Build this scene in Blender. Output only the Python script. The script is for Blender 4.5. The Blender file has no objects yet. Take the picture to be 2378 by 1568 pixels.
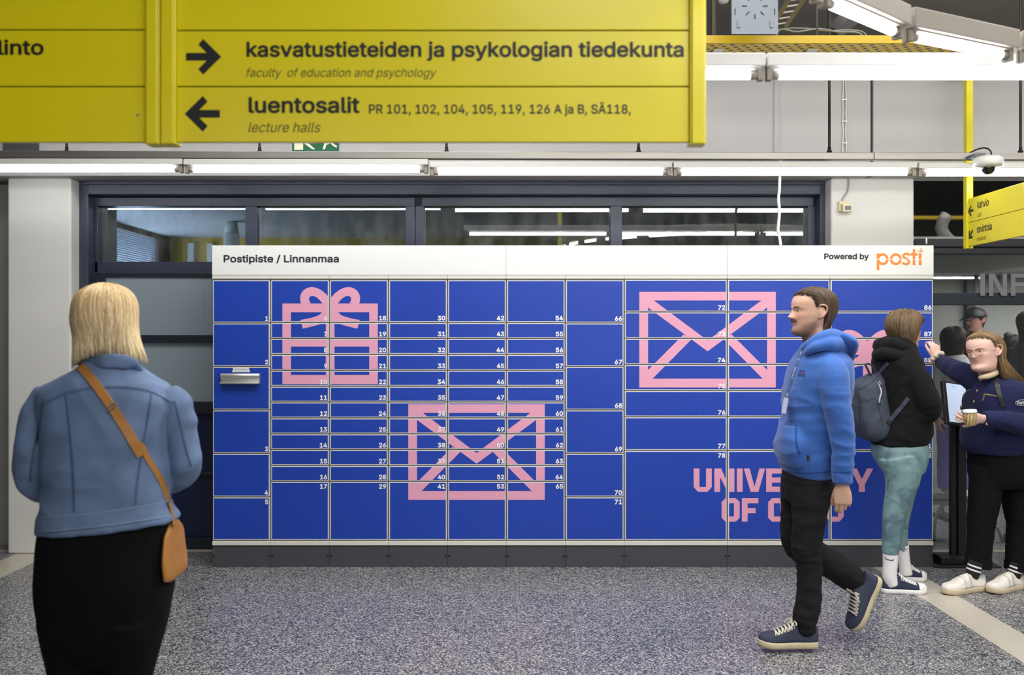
import bpy, bmesh, math, random, mathutils.geometry
from mathutils import Vector, Matrix, noise, Euler
from mathutils.bvhtree import BVHTree
random.seed(7)
PI = math.pi
SC = bpy.context.scene
COL = SC.collection

# ---------------------------------------------------------------- camera, world, exposure
F = 2312.0                       # focal length in pixels of a 2378 wide frame (35 mm on 36 mm)
CX, CY, EYE = 1189.0, 784.0, 1.5
cam_d = bpy.data.cameras.new('camera'); cam = bpy.data.objects.new('camera', cam_d); COL.objects.link(cam)
cam.location = (0, 0, EYE); cam.rotation_euler = (PI/2, 0, 0)
cam_d.lens = 35.0; cam_d.sensor_width = 36.0; cam_d.sensor_fit = 'HORIZONTAL'
cam_d.clip_start = 0.05; cam_d.clip_end = 100
cam_d.dof.use_dof = True; cam_d.dof.focus_distance = 6.2; cam_d.dof.aperture_fstop = 2.8
SC.camera = cam
W = bpy.data.worlds.new('world'); SC.world = W; W.use_nodes = True
W.node_tree.nodes['Background'].inputs[0].default_value = (0.80, 0.88, 1.0, 1)
W.node_tree.nodes['Background'].inputs[1].default_value = 0.35
SC.view_settings.view_transform = 'Standard'; SC.view_settings.look = 'None'
SC.view_settings.gamma = 1.0; SC.view_settings.use_curve_mapping = False
SC.view_settings.exposure = 0.0
SC.cycles.use_denoising = True
SC.cycles.use_adaptive_sampling = True; SC.cycles.adaptive_threshold = 0.03
SC.cycles.max_bounces = 8; SC.cycles.diffuse_bounces = 4; SC.cycles.glossy_bounces = 4
SC.cycles.transmission_bounces = 6; SC.cycles.transparent_max_bounces = 12
SC.cycles.caustics_reflective = False; SC.cycles.caustics_refractive = False
TUBE_POWER = 18.0                # radiance of the fluorescent tubes

# added area fill above the frame to brighten the lockers, no known source
_l = bpy.data.lights.new('roof_fill', 'AREA'); _l.shape = 'RECTANGLE'; _l.size = 8.0; _l.size_y = 1.8; _l.energy = 270; _l.color = (1.0, 0.985, 0.96)
ROOF_FILL = bpy.data.objects.new('roof_fill', _l); COL.objects.link(ROOF_FILL); ROOF_FILL.location = (1.5, 4.3, 4.08)

_l4 = bpy.data.lights.new('rear_roof_fill', 'AREA'); _l4.shape = 'RECTANGLE'; _l4.size = 7.0; _l4.size_y = 4.0; _l4.energy = 430; _l4.color = (1.0, 0.985, 0.96)
REAR_FILL = bpy.data.objects.new('rear_roof_fill', _l4); COL.objects.link(REAR_FILL); REAR_FILL.location = (3.4, -1.2, 4.08)  # added fill behind the viewpoint, lifts the yellow sign; no such lamp known
_l2 = bpy.data.lights.new('void_fill', 'AREA'); _l2.shape = 'RECTANGLE'; _l2.size = 5.0; _l2.size_y = 1.6; _l2.energy = 60
VOID_FILL = bpy.data.objects.new('void_fill', _l2); COL.objects.link(VOID_FILL); VOID_FILL.location = (5.0, 8.0, 4.08)  # added fill that lightens the dark void over the booth, no lamp there
_l3 = bpy.data.lights.new('booth_fill', 'AREA'); _l3.shape = 'RECTANGLE'; _l3.size = 2.2; _l3.size_y = 2.6; _l3.energy = 150
BOOTH_FILL = bpy.data.objects.new('booth_fill', _l3); COL.objects.link(BOOTH_FILL); BOOTH_FILL.location = (5.7, 8.5, 2.14)  # unseen fill added to brighten the booth wall and the people inside

# ---------------------------------------------------------------- helpers
def P(px, py, Y):
    "point at distance Y in front of the lens that the photo shows at (px, py)"
    return Vector(((px-CX)*Y/F, Y, EYE-(py-CY)*Y/F))

def lin(c):
    return tuple(((v/255)/12.92 if v/255 <= 0.04045 else ((v/255+0.055)/1.055)**2.4) for v in c)

MATS = {}
def mat(name, rgb, rough=0.6, metal=0.0, bump=0.0, bscale=60.0, var=0.0, vscale=4.0, spec=0.5, emit=None, estr=0.0,
        sheen=0.0, stretch=None, alpha=None, attr=None, coat=0.0, sss=0.0, detail=3.0, bdist=0.002):
    if name in MATS: return MATS[name]
    m = bpy.data.materials.new(name); m.use_nodes = True
    nt = m.node_tree; b = nt.nodes['Principled BSDF']
    b.inputs['Base Color'].default_value = (*lin(rgb), 1)
    b.inputs['Roughness'].default_value = rough; b.inputs['Metallic'].default_value = metal
    b.inputs['Specular IOR Level'].default_value = spec
    b.inputs['Sheen Weight'].default_value = sheen
    b.inputs['Coat Weight'].default_value = coat
    if sss:
        b.inputs['Subsurface Weight'].default_value = sss
        b.inputs['Subsurface Radius'].default_value = (0.012, 0.005, 0.003); b.inputs['Subsurface Scale'].default_value = 0.5
    if emit:
        b.inputs['Emission Color'].default_value = (*lin(emit), 1); b.inputs['Emission Strength'].default_value = estr
    tc = nt.nodes.new('ShaderNodeTexCoord'); mp = nt.nodes.new('ShaderNodeMapping')
    nt.links.new(tc.outputs['Object'], mp.inputs['Vector'])
    if stretch: mp.inputs['Scale'].default_value = stretch
    src = None
    if attr:
        a = nt.nodes.new('ShaderNodeAttribute'); a.attribute_name = attr; src = a.outputs['Color']
        nt.links.new(src, b.inputs['Base Color'])
    if var:
        n = nt.nodes.new('ShaderNodeTexNoise'); n.inputs['Scale'].default_value = vscale; n.inputs['Detail'].default_value = detail
        nt.links.new(mp.outputs[0], n.inputs['Vector'])
        r = nt.nodes.new('ShaderNodeMapRange'); r.inputs['To Min'].default_value = 1-var; r.inputs['To Max'].default_value = 1+var
        r.inputs['From Min'].default_value = 0.25; r.inputs['From Max'].default_value = 0.75
        nt.links.new(n.outputs[0], r.inputs['Value'])
        mx = nt.nodes.new('ShaderNodeMix'); mx.data_type = 'RGBA'; mx.blend_type = 'MULTIPLY'; mx.inputs['Factor'].default_value = 1
        if src: nt.links.new(src, mx.inputs[6])
        else: mx.inputs[6].default_value = (*lin(rgb), 1)
        nt.links.new(r.outputs[0], mx.inputs[7]); nt.links.new(mx.outputs[2], b.inputs['Base Color'])
    if bump:
        n2 = nt.nodes.new('ShaderNodeTexNoise'); n2.inputs['Scale'].default_value = bscale; n2.inputs['Detail'].default_value = 2
        nt.links.new(mp.outputs[0], n2.inputs['Vector'])
        bp = nt.nodes.new('ShaderNodeBump'); bp.inputs['Strength'].default_value = bump; bp.inputs['Distance'].default_value = bdist
        nt.links.new(n2.outputs[0], bp.inputs['Height']); nt.links.new(bp.outputs[0], b.inputs['Normal'])
    MATS[name] = m
    return m

class MB:
    "collects shapes into one mesh object"
    def __init__(s): s.v = []; s.f = []; s.mi = []; s.sm = []; s.cur = 0; s.smooth = False
    def add(s, vs, fs):
        o = len(s.v); s.v += [tuple(v) for v in vs]
        for f in fs: s.f.append(tuple(i+o for i in f)); s.mi.append(s.cur); s.sm.append(s.smooth)
        return s
    def box(s, x0, x1, y0, y1, z0, z1):
        vs = [(x, y, z) for x in (x0, x1) for y in (y0, y1) for z in (z0, z1)]
        return s.add(vs, [(0,1,3,2), (4,6,7,5), (0,4,5,1), (2,3,7,6), (0,2,6,4), (1,5,7,3)])
    def obox(s, M, hx, hy, hz):
        vs = [M @ Vector((x*hx, y*hy, z*hz)) for x in (-1, 1) for y in (-1, 1) for z in (-1, 1)]
        return s.add(vs, [(0,1,3,2), (4,6,7,5), (0,4,5,1), (2,3,7,6), (0,2,6,4), (1,5,7,3)])
    def rings(s, rings, cap0=True, cap1=True, closed=True):
        n = len(rings[0]); vs = [p for r in rings for p in r]; fs = []
        for k in range(len(rings)-1):
            for i in range(n if closed else n-1):
                j = (i+1) % n
                fs.append((k*n+i, k*n+j, (k+1)*n+j, (k+1)*n+i))
        if cap0: fs.append(tuple(range(n))[::-1])
        if cap1: fs.append(tuple(range((len(rings)-1)*n, len(rings)*n)))
        return s.add(vs, fs)
    def tube(s, pts, r, n=10, cap=True, ref=None, flat=1.0):
        return s.rings(tube_rings(pts, r, n, ref, flat), cap, cap)
    def sphere(s, c, rx, ry=None, rz=None, n=16, m=10, M=None):
        ry = ry or rx; rz = rz or rx; rs = []
        for k in range(m+1):
            t = max(0.02, min(PI-0.02, PI*k/m))
            rs.append([Vector((rx*math.sin(t)*math.cos(2*PI*i/n), ry*math.sin(t)*math.sin(2*PI*i/n), -rz*math.cos(t))) for i in range(n)])
        rs = [[(M @ p if M else p)+Vector(c) for p in r] for r in rs]
        return s.rings(rs)
    def prism(s, poly, y0, y1):
        "polygon given in (x, z), extruded from y0 to y1"
        n = len(poly); vs = [(x, y0, z) for x, z in poly]+[(x, y1, z) for x, z in poly]
        fs = [tuple(range(n)), tuple(range(n, 2*n))[::-1]]+[(i, i+n, (i+1) % n+n, (i+1) % n) for i in range(n)]
        return s.add(vs, fs)
    def cyl(s, a, b, r, n=16, r2=None):
        return s.tube([a, b], [r, r if r2 is None else r2], n)
    def build(s, name, mats, parent=None, bevel=0.0, seg=2, auto=True):
        me = bpy.data.meshes.new(name); me.from_pydata(s.v, [], s.f); me.update()
        for m in (mats if isinstance(mats, (list, tuple)) else [mats]): me.materials.append(m)
        me.polygons.foreach_set('material_index', s.mi); me.polygons.foreach_set('use_smooth', s.sm)
        bm = bmesh.new(); bm.from_mesh(me); bmesh.ops.recalc_face_normals(bm, faces=bm.faces); bm.to_mesh(me); bm.free()
        o = bpy.data.objects.new(name, me); COL.objects.link(o)
        if parent:
            o.parent = parent; o.matrix_parent_inverse = parent_inverse(parent)
        if bevel:
            b = o.modifiers.new('bevel', 'BEVEL'); b.width = bevel; b.segments = seg; b.limit_method = 'ANGLE'
        return o

def parent_inverse(p):
    M = p.matrix_basis.copy(); q = p
    while q.parent:
        M = q.parent.matrix_basis @ q.matrix_parent_inverse @ M; q = q.parent
    return M.inverted()

def frame_axes(t, ref):
    t = t.normalized(); b = ref-t*ref.dot(t)
    if b.length < 1e-4: b = Vector((1, 0, 0))-t*t.x
    if b.length < 1e-4: b = Vector((0, 0, 1))-t*t.z
    b.normalize(); return t.cross(b), b

def tube_rings(pts, r, n=10, ref=None, flat=1.0):
    "rings round a path; flat scales the radius along the reference axis (a number or a list)"
    pts = [Vector(p) for p in pts]; k = len(pts)
    rs = r if isinstance(r, (list, tuple)) else [r]*k
    fl = flat if isinstance(flat, (list, tuple)) else [flat]*k
    ref = Vector(ref) if ref else None; out = []; pb = None
    for i in range(k):
        t = (pts[min(i+1, k-1)]-pts[max(i-1, 0)]).normalized()
        if ref is not None: a, b = frame_axes(t, ref)
        else:
            a, b = frame_axes(t, pb if pb is not None else (Vector((0, 1, 0)) if abs(t.y) < 0.9 else Vector((1, 0, 0))))
            pb = b
        out.append([pts[i]+a*rs[i]*math.cos(2*PI*j/n)+b*rs[i]*fl[i]*math.sin(2*PI*j/n) for j in range(n)])
    return out

def spline(keys, n):
    "smooth resample (Catmull-Rom) of a list of equal-length tuples to n rows"
    k = len(keys); out = []
    for q in range(n):
        u = q*(k-1)/(n-1); i = min(int(u), k-2); f = u-i
        p0, p1, p2, p3 = keys[max(i-1, 0)], keys[i], keys[i+1], keys[min(i+2, k-1)]
        out.append(tuple(0.5*(2*b+(c-a)*f+(2*a-5*b+4*c-d)*f*f+(3*b-a-3*c+d)*f**3) for a, b, c, d in zip(p0, p1, p2, p3)))
    return out

def interp(tab, x):
    if x <= tab[0][0]: return tab[0][1:]
    for a, b in zip(tab, tab[1:]):
        if x <= b[0]:
            f = (x-a[0])/(b[0]-a[0]); f = f*f*(3-2*f)*0.5+f*0.5
            return tuple(p+(q-p)*f for p, q in zip(a[1:], b[1:]))
    return tab[-1][1:]

def tag(o, label, cat, group=None):
    o['label'] = label; o['category'] = cat
    if group: o['group'] = group
    return o
def struct(o): o['kind'] = 'structure'; return o
def thing(name, label, cat, loc=(0, 0, 0), group=None):
    o = bpy.data.objects.new(name, None); COL.objects.link(o); o.location = loc
    o.empty_display_size = 0.1
    return tag(o, label, cat, group)

import os
FONT = None
try: FONT = bpy.data.fonts.load(os.path.join(bpy.utils.system_resource('DATAFILES', path='fonts'), 'Inter.woff2'))   # ships with Blender
except Exception: FONT = None
def text_mesh(body, x0, x1, z0, z1, y, bold=0.0, shear=0.0, thick=0.0006, space=1.0):
    "flat lettering whose outline box is x0..x1, z0..z1, on the plane y (facing -Y); returns (verts, faces)"
    c = bpy.data.curves.new('t', 'FONT'); c.body = body; c.size = 1; c.shear = shear; c.space_character = space
    c.resolution_u = 4
    if FONT: c.font = FONT
    c.fill_mode = 'NONE'
    o = bpy.data.objects.new('t', c); COL.objects.link(o)
    dg = bpy.context.evaluated_depsgraph_get(); me = bpy.data.meshes.new_from_object(o.evaluated_get(dg))
    co = [v.co.copy() for v in me.vertices]; nb = {}
    for e in me.edges:
        a, b = e.vertices; nb.setdefault(a, []).append(b); nb.setdefault(b, []).append(a)
    bpy.data.objects.remove(o); bpy.data.curves.remove(c); bpy.data.meshes.remove(me)
    loops, seen = [], set()
    for a in sorted(nb):
        if a in seen: continue
        lp, cur, prev = [a], max(nb[a]) if (a+1) not in nb[a] else a+1, a; seen.add(a)
        while cur != a and cur not in seen:
            seen.add(cur); lp.append(cur); nx = [q for q in nb[cur] if q != prev]; prev, cur = cur, (nx[0] if nx else a)
        if len(lp) > 2: loops.append([co[q] for q in lp])
    pts, eds = [], []                                       # triangulate and keep what winds round (strokes of a glyph may overlap)
    for l in loops:
        o_ = len(pts); n_ = len(l); pts += [Vector((p.x, p.y)) for p in l]; eds += [(o_+i, o_+(i+1) % n_) for i in range(n_)]
    tv, _, tf, *_ = mathutils.geometry.delaunay_2d_cdt(pts, eds, [], 0, 1e-6)
    bbs = [(min(p.x for p in l), max(p.x for p in l), min(p.y for p in l), max(p.y for p in l), l) for l in loops]
    def winds(x, y):
        w = 0
        for a0, a1, b0, b1, l in bbs:
            if a0 < x < a1 and b0 < y < b1:
                for q, r in zip(l, l[1:]+l[:1]):
                    if (q.y > y) != (r.y > y) and x < (r.x-q.x)*(y-q.y)/(r.y-q.y)+q.x: w += 1 if r.y > q.y else -1
        return w != 0
    vs = [Vector((p.x, p.y, 0)) for p in tv]
    fs = [tuple(f) for f in tf if winds(sum(tv[k].x for k in f)/3, sum(tv[k].y for k in f)/3)]
    ax, bx = min(v.x for v in vs), max(v.x for v in vs); ay, by = min(v.y for v in vs), max(v.y for v in vs)
    if x1 is None: x1 = x0+(bx-ax)*(z1-z0)/(by-ay)
    if x0 is None: x0 = x1-(bx-ax)*(z1-z0)/(by-ay)
    fv, ff = [], []                             # every facet on its own hair-thin level, so that overlapping strokes never coincide
    for i, f in enumerate(fs):
        o_ = len(fv); fv += [Vector((vs[j].x, vs[j].y, -3e-6*(i % 11))) for j in f]; ff.append(tuple(range(o_, o_+len(f))))
    vs, fs = fv, ff
    if not bold: return [(x0+(v.x-ax)/(bx-ax)*(x1-x0), y-thick+v.z, z0+(v.y-ay)/(by-ay)*(z1-z0)) for v in vs], fs
    V, FS = [], []; kx, kz = (x1-x0)/(bx-ax+2*bold), (z1-z0)/(by-ay+2*bold)      # heavier strokes: the outline swept round a small circle
    for q in range(9):
        dx, dz = (bold*math.cos(q*PI/4), bold*math.sin(q*PI/4)) if q < 8 else (0, 0); o_ = len(V)
        V += [(x0+(v.x-ax+bold+dx)*kx, y-thick+v.z-4e-5*q, z0+(v.y-ay+bold+dz)*kz) for v in vs]; FS += [tuple(i+o_ for i in f) for f in fs]
    return V, FS

def clip_poly(poly, x0, x1, z0, z1):
    for ax, lim, sg in ((0, x0, 1), (0, x1, -1), (1, z0, 1), (1, z1, -1)):
        out = []
        for i in range(len(poly)):
            a, b = poly[i-1], poly[i]; da, db = sg*(a[ax]-lim), sg*(b[ax]-lim)
            if (da >= 0) != (db >= 0):
                t = da/(da-db); out.append((a[0]+(b[0]-a[0])*t, a[1]+(b[1]-a[1])*t))
            if db >= 0: out.append(b)
        poly = out
        if len(poly) < 3: return None
    return poly

def bez(p0, p1, p2, p3, n=10):
    return [tuple((1-t)**3*a+3*t*(1-t)**2*b+3*t*t*(1-t)*c+t**3*d for a, b, c, d in zip(p0, p1, p2, p3)) for t in [i/n for i in range(n+1)]]

# ================================================================ materials of the place
M_WALL = mat('painted_concrete', (176, 175, 173), 0.75, bump=0.12, bscale=180, var=0.03, vscale=3)
M_WALL2 = mat('painted_column', (222, 221, 216), 0.7, bump=0.05, bscale=150, var=0.02, vscale=2)
M_GREYWALL = mat('grey_wall', (160, 162, 158), 0.8, var=0.04)
M_FRAME = mat('blue_grey_frame', (58, 64, 82), 0.35, var=0.05, vscale=6)
M_DARKFRAME = mat('dark_navy_frame', (30, 37, 48), 0.4)
M_NAVY = mat('navy_panel', (22, 32, 66), 0.3, var=0.06)
M_FROST = mat('frosted_panel', (140, 154, 162), 0.35, var=0.03, vscale=1.5)
M_ALU = mat('brushed_aluminium', (178, 174, 168), 0.38, 0.85, bump=0.05, bscale=90, stretch=(1, 8, 30), var=0.1, vscale=3)
M_LAMPWHITE = mat('lamp_white', (225, 224, 220), 0.35)
M_BRACKET = mat('bracket_grey', (150, 144, 132), 0.5)
M_DARKSTEEL = mat('dark_steel', (64, 58, 52), 0.5, 0.5)
M_YELLOW = mat('yellow_lacquer', (228, 212, 14), 0.28, var=0.02, bump=0.02, bscale=900)
M_TRAY = mat('ochre_yellow', (176, 146, 6), 0.4)
M_BLACK = mat('black_matt', (24, 24, 26), 0.5)
M_LETTER = mat('black_lettering', (22, 22, 22), 0.5)
M_CEIL = mat('ceiling_grey', (176, 170, 165), 0.9, var=0.06)
M_ZINC = mat('zinc_plate', (112, 118, 126), 0.55, 0.3, var=0.05, vscale=12)

def glass_mat(name, tint, dust, refl):
    m = bpy.data.materials.new(name); m.use_nodes = True; nt = m.node_tree; nt.nodes.clear()
    out = nt.nodes.new('ShaderNodeOutputMaterial'); tr = nt.nodes.new('ShaderNodeBsdfTransparent'); gl = nt.nodes.new('ShaderNodeBsdfGlossy')
    df = nt.nodes.new('ShaderNodeBsdfDiffuse'); m1 = nt.nodes.new('ShaderNodeMixShader'); m2 = nt.nodes.new('ShaderNodeMixShader')
    tr.inputs[0].default_value = (*tint, 1); gl.inputs['Roughness'].default_value = 0.004
    df.inputs[0].default_value = (0.5, 0.52, 0.52, 1)
    fr = nt.nodes.new('ShaderNodeFresnel'); fr.inputs[0].default_value = 1.5
    ml = nt.nodes.new('ShaderNodeMath'); ml.operation = 'MULTIPLY'; ml.inputs[1].default_value = refl
    nt.links.new(fr.outputs[0], ml.inputs[0])
    tc = nt.nodes.new('ShaderNodeTexCoord'); mp = nt.nodes.new('ShaderNodeMapping'); mp.inputs['Scale'].default_value = (1, 1, 0.45)
    n = nt.nodes.new('ShaderNodeTexNoise'); n.inputs['Scale'].default_value = 9; n.inputs['Detail'].default_value = 8; n.inputs['Roughness'].default_value = 0.62
    r = nt.nodes.new('ShaderNodeMapRange'); r.inputs['From Min'].default_value = 0.42; r.inputs['From Max'].default_value = 0.8
    r.inputs['To Min'].default_value = dust*0.25; r.inputs['To Max'].default_value = dust*2.2
    nt.links.new(tc.outputs['Object'], mp.inputs[0]); nt.links.new(mp.outputs[0], n.inputs['Vector']); nt.links.new(n.outputs[0], r.inputs[0])
    nt.links.new(r.outputs[0], m1.inputs[0]); nt.links.new(tr.outputs[0], m1.inputs[1]); nt.links.new(df.outputs[0], m1.inputs[2])
    nt.links.new(ml.outputs[0], m2.inputs[0]); nt.links.new(m1.outputs[0], m2.inputs[1]); nt.links.new(gl.outputs[0], m2.inputs[2])
    nt.links.new(m2.outputs[0], out.inputs[0]); return m
M_GLASS = glass_mat('dusty_glass', (0.88, 0.92, 0.92), 0.09, 2.0)
M_GLASS2 = glass_mat('clear_glass', (0.8, 0.82, 0.82), 0.015, 2.2)

def floor_mat():
    m = bpy.data.materials.new('terrazzo'); m.use_nodes = True; nt = m.node_tree; b = nt.nodes['Principled BSDF']; L = nt.links.new
    tc = nt.nodes.new('ShaderNodeTexCoord'); sx = nt.nodes.new('ShaderNodeSeparateXYZ'); L(tc.outputs['Object'], sx.inputs[0])
    def math_(op, a, bb=None, c=None):
        n = nt.nodes.new('ShaderNodeMath'); n.operation = op
        for i, v in enumerate((a, bb, c)):
            if v is None: continue
            if isinstance(v, (int, float)): n.inputs[i].default_value = v
            else: L(v, n.inputs[i])
        return n.outputs[0]
    def mix(f, a, bb):
        n = nt.nodes.new('ShaderNodeMix'); n.data_type = 'RGBA'
        if isinstance(f, float): n.inputs[0].default_value = f
        else: L(f, n.inputs[0])
        for i, v in ((6, a), (7, bb)):
            if isinstance(v, tuple): n.inputs[i].default_value = (*v, 1)
            else: L(v, n.inputs[i])
        return n.outputs[2]
    vo = nt.nodes.new('ShaderNodeTexVoronoi'); vo.inputs['Scale'].default_value = 165; L(tc.outputs['Object'], vo.inputs['Vector'])
    sp = nt.nodes.new('ShaderNodeSeparateColor'); L(vo.outputs['Color'], sp.inputs[0])
    ra = nt.nodes.new('ShaderNodeValToRGB'); e = ra.color_ramp; e.interpolation = 'CONSTANT'
    e.elements[0].position = 0; e.elements[0].color = (*lin((48, 49, 56)), 1)
    e.elements[1].position = 0.34; e.elements[1].color = (*lin((100, 101, 107)), 1)
    for p, c in ((0.58, (132, 132, 133)), (0.8, (192, 191, 187))):
        q = e.elements.new(p); q.color = (*lin(c), 1)
    L(sp.outputs[0], ra.inputs[0])
    base = ra.outputs[0]
    # pale stone bands
    x, y = sx.outputs[0], sx.outputs[1]
    def inside(v, a, bb): return math_('MULTIPLY', math_('GREATER_THAN', v, a), math_('LESS_THAN', v, bb))
    band = math_('MAXIMUM', inside(x, 2.36, 2.585), inside(x, -3.44, -3.19))
    band = math_('MAXIMUM', band, inside(y, 6.97, 7.04))
    no = nt.nodes.new('ShaderNodeTexNoise'); no.inputs['Scale'].default_value = 120; L(tc.outputs['Object'], no.inputs['Vector'])
    pale = mix(no.outputs[0], lin((176, 168, 152)), lin((206, 200, 186)))
    # darker square slabs to the right of the band
    base = mix(band, base, pale)
    # joints
    fx = math_('FRACT', math_('DIVIDE', math_('SUBTRACT', x, 0.034-0.0022), 0.289)); jx = math_('LESS_THAN', fx, 0.0044/0.289)
    fy = math_('FRACT', math_('DIVIDE', math_('SUBTRACT', y, 5.85), 0.65)); jy = math_('MULTIPLY', math_('LESS_THAN', fy, 0.004/0.65), 0.5)
    jx = math_('MULTIPLY', jx, math_('SUBTRACT', 1.0, band))
    base = mix(math_('MULTIPLY', math_('MAXIMUM', jx, jy), 0.75), base, lin((150, 146, 140)))
    L(base, b.inputs['Base Color']); b.inputs['Roughness'].default_value = 0.3; b.inputs['Specular IOR Level'].default_value = 0.5
    return m
M_FLOOR = floor_mat()

# ================================================================ shell
FY = 6.80                                   # front of the upper wall
mb = MB(); mb.box(-10, 10, -9, 18, -0.1, 0); struct(mb.build('floor', M_FLOOR))
mb = MB(); mb.box(-10, 10, -9, 18, 4.45, 4.6)
for k in range(6): mb.box(-10, 10, -6+k*4, -5.6+k*4, 4.1, 4.46)
struct(mb.build('ceiling', M_CEIL))
mb = MB(); mb.box(-10.1, -10, -9, 18, 0, 4.5); struct(mb.build('wall_left', M_GREYWALL))
mb = MB(); mb.box(10, 10.1, -9, 18, 0, 4.5); struct(mb.build('wall_right', M_GREYWALL))
mb = MB(); mb.box(-10, 10, -9.1, -9, 0, 4.5); struct(mb.build('wall_back', M_GREYWALL))
mb = MB(); mb.box(-10, 10, 18, 18.1, 0, 4.5); struct(mb.build('wall_far', M_GREYWALL))
# upper wall (lintel) with a ridge and an open joint
gx = (2025-CX)*FY/F
mb = MB(); mb.box(-8, gx-0.01, FY, FY+0.23, 2.606, 3.32); mb.box(gx+0.01, 8, FY, FY+0.23, 2.606, 3.32)
mb.box((1797-CX)*FY/F, (1808-CX)*FY/F, FY-0.012, FY, 2.606, 3.32)
struct(mb.build('wall_upper', M_WALL))
mb = MB(); mb.box(gx-0.01, gx+0.01, FY+0.04, FY+0.2, 2.61, 3.3); struct(mb.build('trim_1', M_BLACK))
# pillars
wx_ = lambda px: (px-CX)*7.32/F
CYF = 6.90
mb = MB(); mb.box(-3.496, -3.057, CYF, 7.3, 0, 2.606); struct(mb.build('pillar', M_WALL2, bevel=0.012))
mb = MB(); mb.box((1930-CX)*CYF/F, (2123-CX)*CYF/F, CYF, 7.3, 0, 2.606); struct(mb.build('pillar', M_WALL2, bevel=0.012))
mb = MB(); mb.box(wx_(150), wx_(236), 7.32, 7.6, 0, 2.62); struct(mb.build('pillar', M_WALL2))
mb = MB(); mb.box(-9.9, -3.5, 7.2, 7.3, 0, 2.606); struct(mb.build('wall_front', M_GREYWALL))

# ---------------- glazed wall behind the lockers (window_1)
WY = 7.03
def wx(px, Y=WY): return (px-CX)*Y/F
def wz(py, Y=WY): return EYE-(py-CY)*Y/F
win = thing('window_1', 'blue-grey framed glazed wall behind the parcel lockers', 'window', (0, WY, 0)); struct(win)
mb = MB()
xl, xr = wx(182), wx(1930); zt = 2.606
mb.box(xl, wx(205), WY, WY+0.14, 0, zt); mb.box(wx(1905), xr, WY, WY+0.14, 0, zt)
mb.box(wx(205), wx(1905), WY-0.01, WY+0.14, wz(452), zt)                 # head
mb.box(wx(195), wx(1912), WY-0.03, WY+0.0, wz(430), wz(424))             # ledge
mb.build('outer_frame', M_FRAME, win, bevel=0.004)
mb = MB()
for a, b, c, d in ((190, 960, 0, 0), (962, 1912, 0, 0)):
    mb.box(wx(a+14), wx(b-0.5) if b < 1900 else wx(1900), WY+0.11, WY+0.19, wz(474), wz(452))
for a, b in ((205, 212), (560, 587), (938, 959.5), (961, 981), (1421, 1449), (1887, 1905)):
    mb.box(wx(a), wx(b), WY+0.11, WY+0.19, wz(632), wz(474))
mb.box(wx(205), wx(1905), WY+0.11, WY+0.19, wz(632), wz(605))
mb.build('sash_frame', M_FRAME, win, bevel=0.003)
GY = 7.20
for k, (a, b) in enumerate(((210, 562), (585, 940), (979, 1423), (1447, 1890))):
    mb = MB(); mb.box(wx(a), wx(b), GY, GY+0.006, wz(606), wz(473)); mb.build('pane', M_GLASS, win)
mb = MB()
mb.box(wx(205), wx(238), WY+0.03, WY+0.1, 0, wz(632)); mb.box(wx(205), wx(1905), WY+0.04, WY+0.1, wz(642), wz(632))
mb.box(wx(205), wx(1905), WY+0.03, WY+0.1, wz(796), wz(778)); mb.box(wx(205), wx(1905), WY+0.03, WY+0.1, wz(962), wz(934))
mb.box(wx(205), wx(1905), WY+0.03, WY+0.1, wz(1106), wz(1098)); mb.box(wx(205), wx(1905), WY+0.02, WY+0.1, 0, wz(1252))
mb.build('lower_frame', M_DARKFRAME, win, bevel=0.003)
for k, (a, b) in enumerate(((238, 468), (468, 1900))):
    mb = MB(); mb.box(wx(a), wx(b)-0.001, WY+0.06, WY+0.075, wz(780), wz(640)); mb.build('frosted_panel', M_FROST, win)
    mb = MB(); mb.box(wx(a), wx(b)-0.001, WY+0.06, WY+0.075, wz(936), wz(794)); mb.build('frosted_panel', M_FROST, win)
mb = MB(); mb.box(wx(205), wx(1905), WY+0.06, WY+0.075, 0.02, wz(960)); mb.build('lower_panel', M_NAVY, win)

# ---------------- the room seen through the clerestory panes
M_RCEIL = mat('room_ceiling', (190, 196, 200), 0.8)
M_YWALL = mat('yellow_wall', (196, 166, 30), 0.8)
M_DAY = mat('daylight_pane', (170, 200, 230), 0.5, emit=(205, 222, 246), estr=6.0)
mb = MB(); mb.box(-3.9, 2.7, 7.24, 11.3, 2.62, 2.68); struct(mb.build('ceiling_inner_room', M_RCEIL))
mb = MB(); mb.box(-3.9, 2.75, 11.2, 11.3, 0, 2.62)
struct(mb.build('wall_inner_yellow', M_YWALL))
mb = MB(); mb.box(2.7, 2.76, 7.2, 11.2, 0, 2.62); struct(mb.build('wall_inner_right', M_GREYWALL))
mb = MB(); mb.box(-3.95, -3.85, 7.3, 11.2, 0, 1.2); mb.box(-3.95, -3.85, 7.3, 8.1, 1.2, 2.62); mb.box(-3.95, -3.85, 9.55, 9.7, 1.2, 2.62); mb.box(-3.95, -3.85, 10.85, 11.2, 1.2, 2.62); mb.box(-3.95, -3.85, 8.1, 10.85, 2.57, 2.62)
struct(mb.build('wall_inner_left', mat('brown_frame', (70, 62, 58), 0.6)))
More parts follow.
